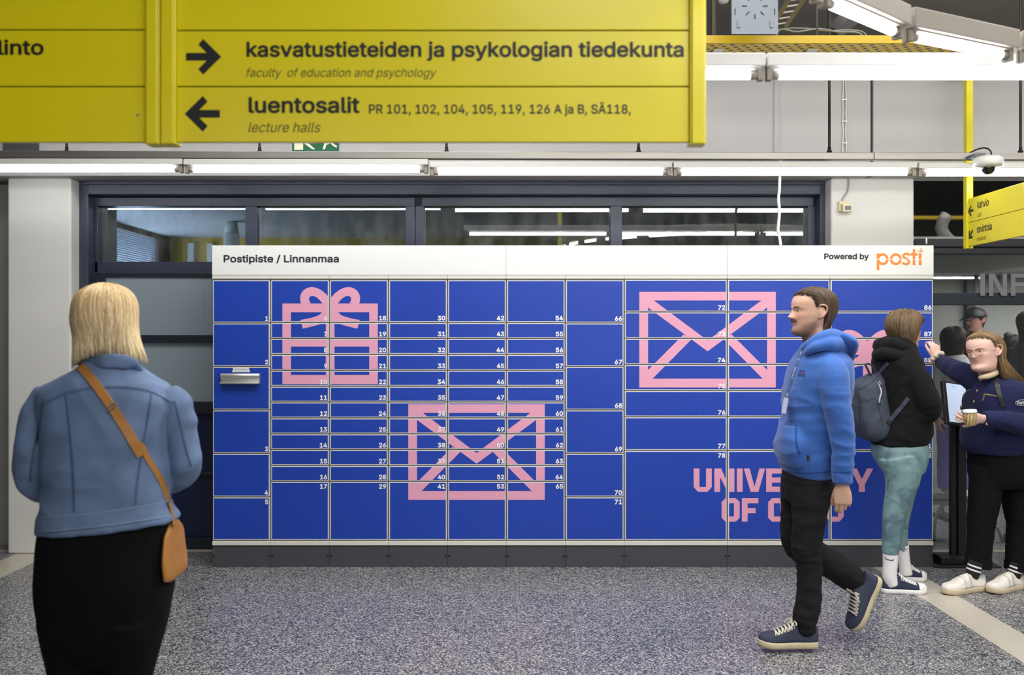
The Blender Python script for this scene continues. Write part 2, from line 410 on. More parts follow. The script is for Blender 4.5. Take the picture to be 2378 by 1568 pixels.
for k, (a, b) in enumerate(((8.1, 9.55), (9.7, 10.85))):
    w = thing('window_%d' % (3+k), 'daylight window with venetian blind in the room behind the glazing, '+('near one' if k == 0 else 'far one'), 'window', (-3.9, a, 1.2)); struct(w)
    mb = MB(); mb.box(-3.94, -3.93, a, b, 1.2, 2.57); mb.build('pane', M_DAY, w)
    mb = MB()
    for q in range(62):
        z = 1.22+q*0.0218; mb.add([(-3.885, a, z), (-3.868, a, z+0.0175), (-3.868, b, z+0.0175), (-3.885, b, z)], [(0, 1, 2, 3)])
    mb.build('blind', mat('blind_slats', (150, 160, 172), 0.5), w)
# small things in that room
rc = thing('round_column', 'white round column standing in the room behind the clerestory glass', 'column', (wx(538, 9.6), 9.6, 0))
mb = MB(); mb.smooth = True; mb.cyl((wx(538, 9.6), 9.6, 0), (wx(538, 9.6), 9.6, 2.50), 0.075, 24); mb.build('shaft', M_WALL2, rc)
mb = MB(); mb.smooth = True; mb.cyl((wx(538, 9.6), 9.6, 2.50), (wx(538, 9.6), 9.6, 2.62), 0.07, 24, 0.05); mb.build('capital', mat('pale_green', (190, 206, 200), 0.6), rc)
for k, px in enumerate((441, 486)):
    o = MB(); x = wx(px, 11.1); o.box(x-0.035, x+0.035, 11.12, 11.19, 1.9, wz(563 if k == 0 else 564, 11.1))
    o = o.build('wall_channel', M_WALL2, None, bevel=0.006)
    tag(o, ('pale vertical channel on the yellow wall behind the glass, nearer the blinds' if k == 0 else 'pale vertical channel on the yellow wall behind the glass, nearer the round column'), 'wall channel', 'channels on the yellow wall')

# ---------------- glazed info booth on the right (window_2)
BY = 7.05
bth = thing('window_2', 'glazed front of the info booth to the right of the lockers', 'window', (3.5, BY, 0)); struct(bth)
mb = MB(); bx0, bx1 = wx(2124, BY), 6.2
mb.box(bx0, bx1, BY, BY+0.12, wz(590, BY), wz(574, BY)); mb.box(bx0, bx1, BY-0.02, BY+0.14, wz(574, BY), wz(555, BY))
mb.build('head_beam', mat('near_black_beam', (26, 27, 34), 0.45), bth, bevel=0.004)
mb = MB(); mb.box(bx0, bx1, BY+0.01, BY+0.09, wz(708, BY), wz(680, BY)); mb.build('transom', M_DARKFRAME, bth, bevel=0.003)
mb = MB(); mb.box(bx0, bx0+0.07, BY, BY+0.1, 0, wz(590, BY)); mb.box(5.0, 5.07, BY, BY+0.1, 0, wz(590, BY)); mb.build('jamb', M_DARKFRAME, bth, bevel=0.003)
for a, b, c, d in ((bx0+0.05, bx1, wz(682, BY), wz(588, BY)), (bx0+0.05, bx1, 0.01, wz(706, BY))):
    mb = MB(); mb.box(a, b, BY+0.04, BY+0.048, c, d); mb.build('pane', M_GLASS2, bth)
mb = MB(); pb = lambda pts: mb.prism([(wx(x, BY), wz(y, BY)) for x, y in pts], BY-0.004, BY-0.001)
for pts in (((2276, 636), (2287, 636), (2287, 687), (2276, 687)), ((2296, 636), (2306, 636), (2306, 687), (2296, 687)), ((2328, 636), (2338, 636), (2338, 687), (2328, 687)),
            ((2306, 636), (2309, 636), (2328, 672), (2328, 687), (2325, 687), (2306, 651)), ((2347, 636), (2357.5, 636), (2357.5, 687), (2347, 687)),
            ((2357.5, 636), (2380, 636), (2380, 645), (2357.5, 645)), ((2357.5, 656), (2378, 656), (2378, 665), (2357.5, 665))): pb(pts)
mb.build('lettering', mat('grey_film', (120, 122, 126), 0.6), bth)
mb = MB(); mb.box(bx0, 9.9, 7.1, 10.7, 2.16, 2.22); struct(mb.build('ceiling_booth', mat('booth_ceiling', (150, 150, 140), 0.7)))
mb = MB(); mb.box(bx0-0.1, 9.9, 10.6, 10.7, 0, 2.16); struct(mb.build('wall_booth', mat('booth_wall', (172, 172, 166), 0.7)))
mb = MB(); mb.box(wx(2243, 10.55), wx(2262, 10.55), 10.52, 10.6, 0, 2.16); struct(mb.build('trim_2', M_DARKFRAME))
mb = MB(); mb.box(2.76, 2.83, 7.3, 10.6, 0, 2.16); struct(mb.build('wall_booth_side', M_GREYWALL))
# things in the void above the booth
o = MB(); o.box(2.7, 9, 9.8, 9.9, wz(509, 9.8), wz(501, 9.8)); o = o.build('cable_ladder', M_TRAY); tag(o, 'yellow beam running in the dark void above the info booth', 'beam')
du = thing('duct', 'grey round ventilation elbow above the info booth beam', 'duct', tuple(P(2190, 530, 8.6)))
mb = MB(); mb.smooth = True
mb.tube([P(2199, 500, 8.6), P(2190, 512, 8.6), P(2186, 530, 8.6), P(2192, 545, 8.6), P(2206, 560, 8.6), P(2215, 572, 8.6)], 0.052, 16)
mb.build('elbow', mat('galvanised_duct', (150, 146, 142), 0.5, 0.3), du)
for q in (P(2186, 528, 8.6), P(2198, 550, 8.6)):
    mb = MB(); mb.smooth = True; mb.sphere(q, 0.054, 0.054, 0.008, 16, 6); mb.build('seam_ring', MATS['galvanised_duct'], du)

# ================================================================ tube lights
M_TUBE = bpy.data.materials.new('lit_tube'); M_TUBE.use_nodes = True
_b = M_TUBE.node_tree.nodes['Principled BSDF']; _b.inputs['Base Color'].default_value = (0.9, 0.9, 0.9, 1)
_b.inputs['Emission Color'].default_value = (0.97, 0.975, 1.0, 1); _b.inputs['Emission Strength'].default_value = TUBE_POWER
M_TUBEEND = mat('tube_end', (196, 192, 184), 0.4)

def tube_light(a, b, label, group, up=0.075, r=0.0165, hw=0.035, hh=0.03, gap=0.02, clip=True, name='tube_light'):
    "a batten with one fluorescent tube from a to b"
    a, b = Vector(a), Vector(b); d = (b-a).normalized(); L = (b-a).length; c = (a+b)/2
    side = d.cross(Vector((0, 0, 1))).normalized(); upv = side.cross(d)
    R = Matrix((d, side, upv)).transposed().to_4x4()
    t = thing(name, label, 'light fixture', tuple(c), group)
    mb = MB(); hz = r+gap+hh
    mb.obox(Matrix.Translation(c+upv*hz) @ R, L/2, hw, hh)
    mb.obox(Matrix.Translation(c+upv*(hz-hh)) @ R, L/2-0.01, hw*0.55, 0.006)
    mb.build('housing', M_LAMPWHITE, t, bevel=0.004)
    e = 0.055
    mb = MB(); mb.smooth = True; mb.cyl(a+d*e, b-d*e, r, 14); mb.build('tube', M_TUBE, t)
    for q, s in ((a, 1), (b, -1)):
        mb = MB(); mb.smooth = True; mb.cyl(q+d*s*0.022, q+d*s*e, r*0.97, 14)
        mb.smooth = False; mb.obox(Matrix.Translation(q+d*s*0.014+upv*(gap/2)) @ R, 0.010, r*1.15, r+gap/2+0.004)
        if clip: mb.obox(Matrix.Translation(q+d*s*0.001+upv*(hz*0.5)) @ R, 0.002, 0.004, hz*0.55+r)
        mb.build('lamp_holder', M_BRACKET, t)
    return t

AY = 6.28
def aX(px): return (px-CX)*AY/F
names_a = ['leftmost, above the white pillar', 'second from left', 'in the middle', 'above the wide lockers', 'behind the dome camera']
for k, (a, b, y) in enumerate(((-142, 428, 394), (428, 996, 395), (997, 1560, 401), (1561, 2127, 402), (2128, 2700, 403.5))):
    z = EYE-(y-CY)*AY/F
    tube_light((aX(a)+0.004, AY, z), (aX(b)-0.004, AY, z), 'white tube light in the row over the lockers, '+names_a[k], 'tube lights over the lockers', hh=0.018, gap=0.012)
# aluminium carrier rail over that row, with its hanger rods
for k, (a, b, y0, y1) in enumerate(((-200, 2026, 351, 356), (2026.5, 2800, 356, 357))):
    mb = MB(); X0, X1 = aX(a), aX(b); za, zb = EYE-(y0-CY)*AY/F, EYE-(y1-CY)*AY/F; h = 0.044
    vs = [(X0, AY-.03, za-h), (X1, AY-.03, zb-h), (X1, AY+.03, zb-h), (X0, AY+.03, za-h), (X0, AY-.03, za), (X1, AY-.03, zb), (X1, AY+.03, zb), (X0, AY+.03, za)]
    mb.add(vs, [(0,1,2,3), (4,7,6,5), (0,4,5,1), (1,5,6,2), (2,6,7,3), (3,7,4,0)])
    o = mb.build('carrier_rail', M_ALU, None, bevel=0.003)
    tag(o, ('long aluminium carrier rail above the tube lights over the lockers' if k == 0 else 'short right-hand aluminium carrier rail section carrying the dome camera'), 'rail', 'carrier rails')
hang = ['leftmost, above the white pillar', 'beside the green exit sign', 'under the middle of the long yellow sign', 'just left of the yellow sign end', 'in clear view right of the yellow sign', 'rightmost, right of the dome camera']
for k, px in enumerate((155, 603, 1037, 1483, 1926, 2370)):
    X = aX(px); t = thing('hanger_rod', 'dark hanger rod holding the aluminium rail, '+hang[k], 'hanger rod', (X, AY, 2.68), 'hanger rods of the rail')
    mb = MB(); mb.cyl((X, AY, 2.66), (X, AY, 4.46), 0.0085, 8); mb.build('rod', M_DARKSTEEL, t)
    mb = MB(); mb.smooth = True; mb.sphere((X, AY, 2.672), 0.018, 0.018, 0.012, 10, 6); mb.cyl((X, AY, 2.66), (X, AY, 2.70), 0.011, 6); mb.build('clamp', M_BLACK, t)

BYR = 4.085                                   # the row nearer the lens
zB = EYE-(176-CY)*BYR/F
for k, (a, b) in enumerate(((-0.5, 1.035), (1.035, 2.57), (2.57, 4.1))):
    tube_light((a+0.004, BYR, zB), (b-0.004, BYR, zB), 'white tube light below the perforated yellow tray, '+['its left end behind the yellow sign', 'the long full one', 'rightmost, mostly cut off'][k], 'tube lights before the yellow tray', hh=0.027, gap=0.014, hw=0.04)
# rows behind the viewpoint (seen mirrored in the panes)
for Y in (1.9, -0.4, -3.7, -6.7):
    for k in range(5 if Y > -3 else 8):
        X = -3.57+k*1.535
        if (Y == 1.9 and k < 3) or (Y == -0.4 and k < 1): continue
        tube_light((X+0.004, Y, 2.57), (X+1.531, Y, 2.57), 'white tube light of the hall rows mirrored in the window panes', 'tube lights mirrored in the panes', hh=0.027, gap=0.014, hw=0.04)
# the curved chain of short tubes at the upper right
chain = [(0.90, 1.45), (0.72, 1.83), (0.64, 2.22), (0.66, 2.60), (0.80, 2.95), (1.0, 3.24), (1.418, 3.62), (1.965, 3.905), (2.5, 3.93), (3.0, 3.8)]
pz = 2.60
lab = ['outermost of all, overhead', 'outermost, overhead', 'next to the outermost, overhead', 'nearest the lens, cut by the top edge', 'second, rounded end at the top edge', 'steep one between two clips', 'middle one with both ends in view', 'at the right picture edge', 'last, out to the right']
M_CHAIN = mat('beige_housing', (168, 160, 148), 0.5)
for k in range(len(chain)-1):
    a = Vector((*chain[k], pz)); b = Vector((*chain[k+1], pz)); e_ = (b-a).normalized()*0.018; a += e_; b -= e_
    tube_light(a, b, 'beige housed tube light of the curved chain, '+lab[k], 'curved chain of tube lights', hh=0.036, gap=0.006, hw=0.045, name='chain_light')
for o in list(COL.objects):
    if o.name.startswith('housing') and o.parent and o.parent.name.startswith('chain_light'): o.data.materials[0] = M_CHAIN

# ================================================================ things under the ceiling
# perforated yellow tray
def perf_mat():
    m = bpy.data.materials.new('perforated_yellow'); m.use_nodes = True; nt = m.node_tree; b = nt.nodes['Principled BSDF']; L = nt.links.new
    b.inputs['Roughness'].default_value = 0.4
    tc = nt.nodes.new('ShaderNodeTexCoord'); mp = nt.nodes.new('ShaderNodeMapping'); mp.inputs['Scale'].default_value = (20, 20, 0); mp.inputs['Rotation'].default_value = (0, 0, 0.6)
    vo = nt.nodes.new('ShaderNodeTexVoronoi'); vo.inputs['Randomness'].default_value = 0; vo.inputs['Scale'].default_value = 1; vo.voronoi_dimensions = '2D'
    L(tc.outputs['Object'], mp.inputs[0]); L(mp.outputs[0], vo.inputs['Vector'])
    lt = nt.nodes.new('ShaderNodeMath'); lt.operation = 'LESS_THAN'; lt.inputs[1].default_value = 0.27; L(vo.outputs['Distance'], lt.inputs[0])
    mx = nt.nodes.new('ShaderNodeMix'); mx.data_type = 'RGBA'; mx.inputs[6].default_value = (*lin((226, 190, 30)), 1); mx.inputs[7].default_value = (*lin((40, 36, 28)), 1)
    L(lt.outputs[0], mx.inputs[0]); L(mx.outputs[2], b.inputs['Base Color']); return m
ty0, ty1, tz = 5.6, 6.02, 3.155
tr = thing('cable_tray', 'perforated yellow cable tray under the dark ceiling, upper right', 'cable tray', (2.5, 5.8, tz))
mb = MB(); mb.box(0.2, 3.4, ty0, ty1, tz, tz+0.004); mb.build('perforated_sheet', perf_mat(), tr)
mb = MB(); mb.box(0.2, 3.4, ty0-0.012, ty0, tz-0.004, tz+0.042); mb.box(0.2, 3.4, ty1, ty1+0.012, tz-0.004, tz+0.042); mb.build('side_lip', M_TRAY, tr, bevel=0.003)
for px in (1662, 1876):
    mb = MB(); x = (px-CX)*5.8/F; mb.box(x-0.03, x+0.03, ty0+0.1, ty1-0.08, tz-0.012, tz); mb.build('bracket', M_LAMPWHITE, tr, bevel=0.003)
for k, px in enumerate((1657, 1897)):
    x = (px-CX)*5.8/F; mb = MB(); mb.cyl((x, 5.8, tz+0.005), (x, 5.8, 4.46), 0.014 if k == 0 else 0.008, 10); o = mb.build('tray_rod', M_DARKSTEEL)
    tag(o, 'dark vertical rod above the yellow tray, '+('thick, left of the zinc plate' if k == 0 else 'thin, right of the zinc plate'), 'rod', 'rods above the yellow tray')
# zinc plate with slots
pl = thing('mounting_plate', 'grey zinc mounting plate with radial slots hanging above the yellow tray', 'mounting plate', tuple(P(1753, 40, 5.4)))
q = P(1753, 30, 5.4); hw = 54*5.4/F
mb = MB(); mb.box(q.x-hw, q.x+hw, 5.4, 5.404, P(0, 79, 5.4).z, q.z+hw*1.5); mb.build('plate', M_ZINC, pl, bevel=0.001)
mb = MB(); c = P(1753, 14, 5.4)
for k in range(8):
    if k == 2: continue
    a = k*PI/4; R = Matrix.Translation((c.x+math.cos(a)*0.056, 5.399, c.z+math.sin(a)*0.056)) @ Matrix.Rotation(-a, 4, 'Y'); mb.obox(R, 0.013, 0.0012, 0.003)
for sx in (-46, 46):
    for py in (-8, 27): w = P(1753+sx, py, 5.4); mb.box(w.x-0.0025, w.x+0.0025, 5.398, 5.4, w.z-0.017, w.z+0.017)
mb.build('slot', M_BLACK, pl)
mb = MB(); 
for sx in (-38, 38): w = P(1753+sx, 56, 5.4); mb.box(w.x-0.007, w.x+0.007, 5.394, 5.401, w.z-0.02, w.z+0.02)
mb.build('tab', M_ZINC, pl, bevel=0.002)
mb = MB(); mb.box(q.x-0.02, q.x+0.02, 5.405, 5.42, q.z, 4.46); mb.build('stem', M_ZINC, pl)
# slanting cable ladder and ceiling bars
d0, d1 = P(1808, 62, 5.9), P(1875, -40, 5.3)
mb = MB(); dd = (d1-d0).normalized(); sd = dd.cross(Vector((0, 1, 0))).normalized()
for s in (-0.045, 0.045): mb.tube([d0+sd*s, d1+sd*s], 0.012, 6)
for k in range(7): c = d0.lerp(d1, (k+0.5)/7); mb.tube([c-sd*0.045, c+sd*0.045], 0.007, 6)
mb.tube([d1+sd*0.045, Vector((d1.x, d1.y, 4.46))], 0.012, 6)
o = mb.build('slant_ladder', mat('grey_steel', (140, 136, 130), 0.5, 0.4)); tag(o, 'slanting grey cable ladder to the right of the zinc plate', 'cable ladder')
mb = MB(); a, b = P(1935, 75, 7.6), P(2090, -60, 7.6); mb.tube([a, b], 0.07, 4); 
mb.tube([P(1925, 95, 7.6), P(1925, 60, 7.6), Vector((P(1925, 60, 7.6).x, 7.6, 4.46))], 0.012, 6)
o = mb.build('roof_brace', mat('grey_beam', (120, 118, 116), 0.7)); tag(o, 'broad slanting grey roof brace in the dark ceiling void, upper right', 'brace')
mb = MB(); mb.smooth = True
pts = spline([tuple(P(x, y, 5.8)) for x, y in ((1802, 122), (1808, 70), (1850, 74), (1900, 67), (1945, 74), (2000, 79), (2012, 124))], 24); mb.tube(pts, 0.006, 6)
pts = spline([tuple(P(x, y, 5.84)) for x, y in ((1800, 122), (1808, 72), (1870, 66), (1920, 72), (1975, 70), (2010, 79), (2020, 124))], 24); mb.tube(pts, 0.005, 6)
o = mb.build('loose_cable', mat('grey_cable', (120, 120, 118), 0.6)); tag(o, 'loose grey cables lying along the yellow tray', 'cable')
sd_ = thing('smoke_detector', 'small white smoke detector under the dark ceiling, left of the zinc plate', 'smoke detector', tuple(P(1680, 2, 6.6)))
q = P(1680, 2, 6.6); mb = MB(); mb.smooth = True; mb.sphere(q, 0.035, 0.035, 0.02, 16, 8); mb.build('body', M_LAMPWHITE, sd_)
mb = MB(); mb.cyl(q+Vector((0, 0, 0.01)), (q.x, q.y, 4.46), 0.008, 8); mb.build('stem', M_DARKSTEEL, sd_)

# dome camera on the rail
q = P(2295, 372, 6.13); dc = thing('dome_camera', 'white dome security camera hanging on the aluminium rail', 'security camera', tuple(q))
mb = MB(); mb.smooth = True; prof = [(0.012, 0.022), (0.07, 0.02), (0.088, 0.008), (0.088, -0.028), (0.08, -0.042), (0.04, -0.046)]
mb.rings([[q+Vector((r*math.cos(2*PI*i/28), r*math.sin(2*PI*i/28), z)) for i in range(28)] for r, z in prof]); mb.build('body', M_LAMPWHITE, dc)
mb = MB(); mb.smooth = True; mb.sphere(q+Vector((0, 0, -0.046)), 0.041, 0.041, 0.044, 20, 12); mb.build('dome', mat('smoked_dome', (20, 18, 14), 0.06, coat=0.5), dc)
mb = MB(); mb.box(q.x-0.08, q.x-0.01, 6.14, 6.249, q.z+0.02, q.z+0.045); mb.build('bracket', M_ZINC, dc, bevel=0.003)
mb = MB(); mb.smooth = True; mb.tube(spline([tuple(P(x, y, Y)) for x, y, Y in ((2302, 366, 6.2), (2301, 352, 6.2), (2290, 344, 6.22), (2272, 346, 6.28), (2252, 355, 6.3))], 20), 0.005, 8); mb.build('cable', M_BLACK, dc)

# green exit sign behind the yellow sign
ex = thing('exit_sign', 'green and white emergency exit sign half hidden by the yellow sign', 'exit sign', tuple(P(731, 345, 6.5)))
X0, X1 = [(p-CX)*6.5/F for p in (678, 786)]; z0 = EYE-(351-CY)*6.5/F; z1 = z0+0.155
mb = MB(); mb.box(X0, X1, 6.5, 6.53, z0, z1); mb.build('panel', mat('exit_green', (10, 92, 62), 0.5), ex, bevel=0.002)
mb = MB(); u = lambda a: X0+(X1-X0)*a; v = lambda a: z0+a
for poly in ([(u(.05), v(.008)), (u(.24), v(.008)), (u(.24), v(.12)), (u(.05), v(.12))],
             [(u(.30), v(.06)), (u(.38), v(.045)), (u(.50), v(.012)), (u(.44), v(.012)), (u(.26), v(.05))],
             [(u(.30), v(.052)), (u(.52), v(.052)), (u(.52), v(.068)), (u(.30), v(.068))],
             [(u(.66), v(.012)), (u(.71), v(.012)), (u(.74), v(.04)), (u(.82), v(.05)), (u(.80), v(.065)), (u(.70), v(.055))],
             [(u(.80), v(.06)), (u(.88), v(.035)), (u(.96), v(.022)), (u(.97), v(.034)), (u(.90), v(.046)), (u(.86), v(.075))],
             [(u(.70), v(.06)), (u(.86), v(.06)), (u(.82), v(.11)), (u(.74), v(.11))]):
    mb.prism(poly, 6.4985, 6.5)
mb.smooth = True; mb.sphere((u(.79), 6.5, v(.127)), 0.013, 0.0015, 0.013, 14, 8)
mb.build('pictogram', mat('exit_cream', (226, 220, 190), 0.5), ex)
mb = MB(); 
for a in (.1, .9): mb.cyl((u(a), 6.515, z1), (u(a), 6.515, 4.46), 0.004, 6)
mb.build('wire', M_DARKSTEEL, ex)
o = MB(); o.box((10-CX)*FY/F, (92-CX)*FY/F, FY-0.02, FY-0.001, P(0, 352, FY).z, P(0, 325, FY).z); o = o.build('wall_vent', mat('vent_dark', (70, 70, 74), 0.6), None, bevel=0.003); tag(o, 'dark rectangular vent cover on the upper wall, far left under the yellow sign', 'vent')

# cables down the white wall, sensor on the pillar, spiral cable into the lockers
ca = thing('wall_cable', 'pair of pale cables clipped to the white upper wall beside the dark rod', 'cable', tuple(P(1960, 260, FY-0.01)))
for dx in (-4, 4):
    mb = MB(); mb.smooth = True
    mb.tube(spline([tuple(P(1961+dx*a, y, FY-0.008)) for a, y in ((0.3, 120), (0.3, 160), (1, 230), (.8, 260), (1, 282), (.7, 305), (1, 332), (1.2, 365))], 30), 0.0055, 8); mb.build('strand', mat('pale_cable', (206, 200, 190), 0.5), ca)
mb = MB()
for y in (232, 282, 332): c = P(1961, y, FY-0.01); mb.box(c.x-0.018, c.x+0.018, FY-0.018, FY, c.z-0.004, c.z+0.004)
mb.build('clip', M_LAMPWHITE, ca, bevel=0.001)
o = MB(); o.smooth = True; o.tube([P(1797, 402+8, FY-0.02), P(1797, 402, FY-0.02)], 0.003, 6)
se = thing('motion_sensor', 'cream motion sensor box on the right white pillar', 'motion sensor', tuple(P(1958, 484, CYF-0.02)))
c = P(1957, 475, CYF)
mb = MB(); mb.box(c.x-0.036, c.x+0.036, CYF-0.035, CYF, c.z-0.005, c.z+0.018); mb.box(c.x-0.036, c.x-0.018, CYF-0.03, CYF, c.z-0.05, c.z); mb.build('mount', mat('cream_plastic', (226, 214, 178), 0.5), se, bevel=0.003)
mb = MB(); mb.box(c.x-0.022, c.x+0.045, CYF-0.07, CYF-0.036, c.z-0.058, c.z-0.005); mb.build('head', MATS['cream_plastic'], se, bevel=0.005)
mb = MB(); mb.box(c.x-0.008, c.x+0.034, CYF-0.073, CYF-0.07, c.z-0.048, c.z-0.018); mb.build('lens', M_ZINC, se, bevel=0.002)
mb = MB(); mb.smooth = True; mb.tube(spline([tuple(P(x, y, CYF-0.012)) for x, y in ((1971, 400), (1971, 425), (1968, 445), (1958, 460), (1956, 472))], 20), 0.005, 8); mb.build('cable', mat('grey_cord', (150, 152, 158), 0.5), se)
sc_ = MB(); sc_.smooth = True
path = spline([tuple(P(1811, 362, 6.305))]+[tuple(P(x, y, 6.56)) for x, y in ((1811, 405), (1810, 440), (1808, 462), (1810, 490), (1808, 520), (1807, 535), (1811, 556), (1813, 570))], 130)
sc_.tube(path, [0.0105 if i % 3 else 0.0085 for i in range(130)], 10)
o = sc_.build('spiral_cable_wrap', mat('white_plastic', (226, 224, 220), 0.45)); tag(o, 'white spiral-wrapped cable dropping from the rail to the locker top', 'cable')

# ================================================================ parcel lockers
S = 356.0; LY = F/S                        # face of the doors
def lx(px): return (px-CX)/S
def lz(py): return EYE-(py-CY)/S
M_BLUE = mat('locker_blue', (24, 64, 172), 0.42, bump=0.25, bscale=700, var=0.03, vscale=2.5, bdist=0.0006)
M_WHITE = mat('locker_white', (236, 236, 233), 0.4)
M_CREAM = mat('locker_cream', (222, 221, 210), 0.45)
M_PINK = mat('pink_print', (232, 164, 190), 0.42, bump=0.2, bscale=700, bdist=0.0006)
M_PLINTH = mat('plinth_grey', (70, 70, 76), 0.5, bump=0.1, bscale=400)
M_CORE = mat('locker_core', (150, 146, 138), 0.6)
M_NUM = mat('number_white', (240, 240, 240), 0.5)
LB = 7.0                                    # back of the cabinets

def ring_polys(outer, inner):
    n = len(outer); return [[outer[i], outer[i+1], inner[i+1], inner[i]] for i in range(n-1)]
def rect(x0, y0, x1, y1): return [(x0, y0), (x1, y0), (x1, y1), (x0, y1)]
def gift(dx, dy):
    g = [rect(656, 705, 877.5, 725.3), rect(656, 725, 676, 892), rect(857.6, 725, 877.5, 892), rect(676, 871, 857.6, 892),
         rect(676, 785, 857.6, 805), rect(756.8, 725, 777, 872)]
    for s in (1, -1):
        c = 766.8; f = lambda p: (c+s*(p[0]-c), p[1])
        out = bez((699.5, 706), (691, 683), (707, 667), (724, 667), 10)+bez((724, 667), (741, 667), (756, 680), (766.8, 694), 8)[1:]
        inn = bez((722, 704), (715, 696), (717, 687.5), (726, 687.5), 10)+bez((726, 687.5), (733, 687.5), (742, 695), (748.5, 704.5), 8)[1:]
        g += [[f(p) for p in q] for q in ring_polys(out, inn)]
        g.append([f(p) for p in ((766.8, 693), (748, 704.5), (748, 707), (766.8, 707))])
        o2 = bez((766.8, 722), (752, 736), (720, 741), (698, 743.3), 10); i2 = bez((766.8, 740), (745, 755), (724, 760), (703.5, 763.5), 10)
        o2 = bez((748, 725), (742, 736), (720, 739), (698, 743.3), 10); i2 = bez((766.8, 742), (748, 754), (726, 758), (703.5, 763.5), 10)
        g += [[f(p) for p in q] for q in ring_polys(o2, i2)]
        g.append([f(p) for p in ((766.8, 724), (748, 724.8), (766.8, 742))])
    return [[(x+dx, y+dy) for x, y in p] for p in g]
def envelope(dx, dy):
    g = [rect(948.3, 938.8, 1265, 959), rect(948.3, 1140.5, 1265, 1161), rect(948.3, 959, 968.5, 1141), rect(1245, 959, 1265, 1141)]
    c = 1106.8
    for s in (1, -1):
        f = lambda p: (c+s*(p[0]-c), p[1])
        g += [[f(p) for p in ((968, 959), (982, 959), (1106.8, 1052), (1106.8, 1077), (968, 975))],
              [f(p) for p in ((1051, 1038), (1071, 1047.5), (978.5, 1141), (968, 1141), (968, 1121))]]
    return [[(x+dx, y+dy) for x, y in p] for p in g]
def block_letters():
    g = []
    def put(x, y, polys): g.extend([[(x+a, y+b) for a, b in p] for p in polys])
    h, w, st, c = 54.5, 42, 13.3, 10
    U = [rect(0, 0, st, 43), rect(w-st, 0, w, 43), [(0, 43), (st, 43), (st, h), (c, h)][:4], [(w-st, 43), (w, 43), (w-c, h), (w-st, h)], rect(st, 43, w-st, h)]
    N = [rect(0, 0, st, h), rect(w+4.5-st, 0, w+4.5, h), [(st, 0), (st+2.5, 0), (w+4.5-st, 41), (w+4.5-st, h), (w+2-st, h), (st, 20)]]
    I = [rect(0, 0, st, h)]
    V = [[(0, 0), (13.5, 0), (25, 43), (23, h), (16, h)], [(36.5, 0), (49.5, 0), (34, h), (23, h), (24.5, 43)]]
    E_ = [rect(0, 0, st, h), rect(st, 0, 40, 12), rect(st, 21, 33.5, 33), rect(st, 42.5, 40, h)]
    R = [rect(0, 0, st, h), rect(st, 0, w-8, 12), [(w-8, 0), (w, 8), (w, 26), (w-8, 33), (w-8, 22), (w-st, 20), (w-st, 12), (w-8, 12)][0:3]+[(w-st, 26), (w-st, 0)], rect(st, 22, w-8, 34), [(16, 34), (30, 34), (w+1, h), (28, h)]]
    S_ = [rect(8, 0, w, 12), [(8, 0), (8, 12), (st, 12), (st, 21), (0, 24), (0, 8)], rect(4, 21, w-4, 33), rect(w-st, 30, w, 46), rect(0, 42.5, w-8, h), [(w-8, 42.5), (w, 42.5), (w, 46), (w-8, h)]]
    T = [rect(0, 0, 40, 12), rect(20-st/2, 12, 20+st/2, h)]
    Y = [[(0, 0), (14.5, 0), (26, 25), (26, 37), (18, 37)], [(38, 0), (52.5, 0), (33, 37), (26, 37), (26, 25)], rect(19, 34, 33, h)]
    O = [rect(0, 9, st, h-9), rect(w-st, 9, w, h-9), rect(9, 0, w-9, 12), rect(9, h-12, w-9, h), [(9, 0), (9, 12), (st, 15), (st, 20), (0, 9)], [(w-9, 0), (w, 9), (w-st, 20), (w-st, 12), (w-9, 12)], [(0, h-9), (st, h-20), (st, h-12), (9, h)], [(w, h-9), (w-9, h), (w-st, h-12), (w-st, h-20)]]
    F_ = [rect(0, 0, st, h), rect(st, 0, 38.5, 12), rect(st, 23, 32, 35)]
    L_ = [rect(0, 0, st, h), rect(st, 42.5, 37, h)]
    y1, y2 = 1088, 1157
    for ch, x in ((U, 1610.7), (N, 1658.7), (I, 1711), (V, 1727), (E_, 1779), (R, 1824), (S_, 1871), (I, 1919), (T, 1936), (Y, 1975)): put(x, y1, ch)
    for ch, x in ((O, 1675.5), (F_, 1722.5), (O, 1783.5), (U, 1830), (L_, 1877), (U, 1917)): put(x, y2, ch)
    return g
DECAL = gift(0, 0)+gift(1247, 99)+envelope(0, 0)+envelope(536.3, -261)+block_letters()

edges = [493, 628, 765, 902, 1039, 1176, 1312.5, 1449.5, 1689, 1927.5, 2167.5]
small = [649.5, 749, 786, 823, 860, 897, 933.5, 970.5, 1007.5, 1044, 1081, 1118, 1255]
big = [649.5, 750, 851, 952, 1053, 1154, 1255]
wide = [648.5, 724.5, 786, 846.5, 907, 968, 1046, 1255]
cols = [(big, [1, 2, None, 3, 4, 5])]+[(small, list(range(6+12*k, 18+12*k))) for k in range(5)]+[(big, list(range(66, 72)))]+[(wide, list(range(72+7*k, 79+7*k))) for k in range(3)]
desc = ['blue parcel locker column at the left end, with silver parcel drop handle, doors 1 to 5', 'blue locker column with the left half of a pink gift, doors 6 to 17',
        'blue locker column with the right half of a pink gift, doors 18 to 29', 'blue locker column with the left end of a pink envelope, doors 30 to 41',
        'blue locker column with the middle of a pink envelope, doors 42 to 53', 'blue locker column with the right end of a pink envelope, doors 54 to 65',
        'plain blue locker column of six tall doors numbered 66 to 71', 'wide blue locker column with most of a pink envelope, doors 72 to 78',
        'wide blue locker column behind the man in the blue hoodie, pink lettering below', 'wide blue locker column at the right end, doors 86 to 92']
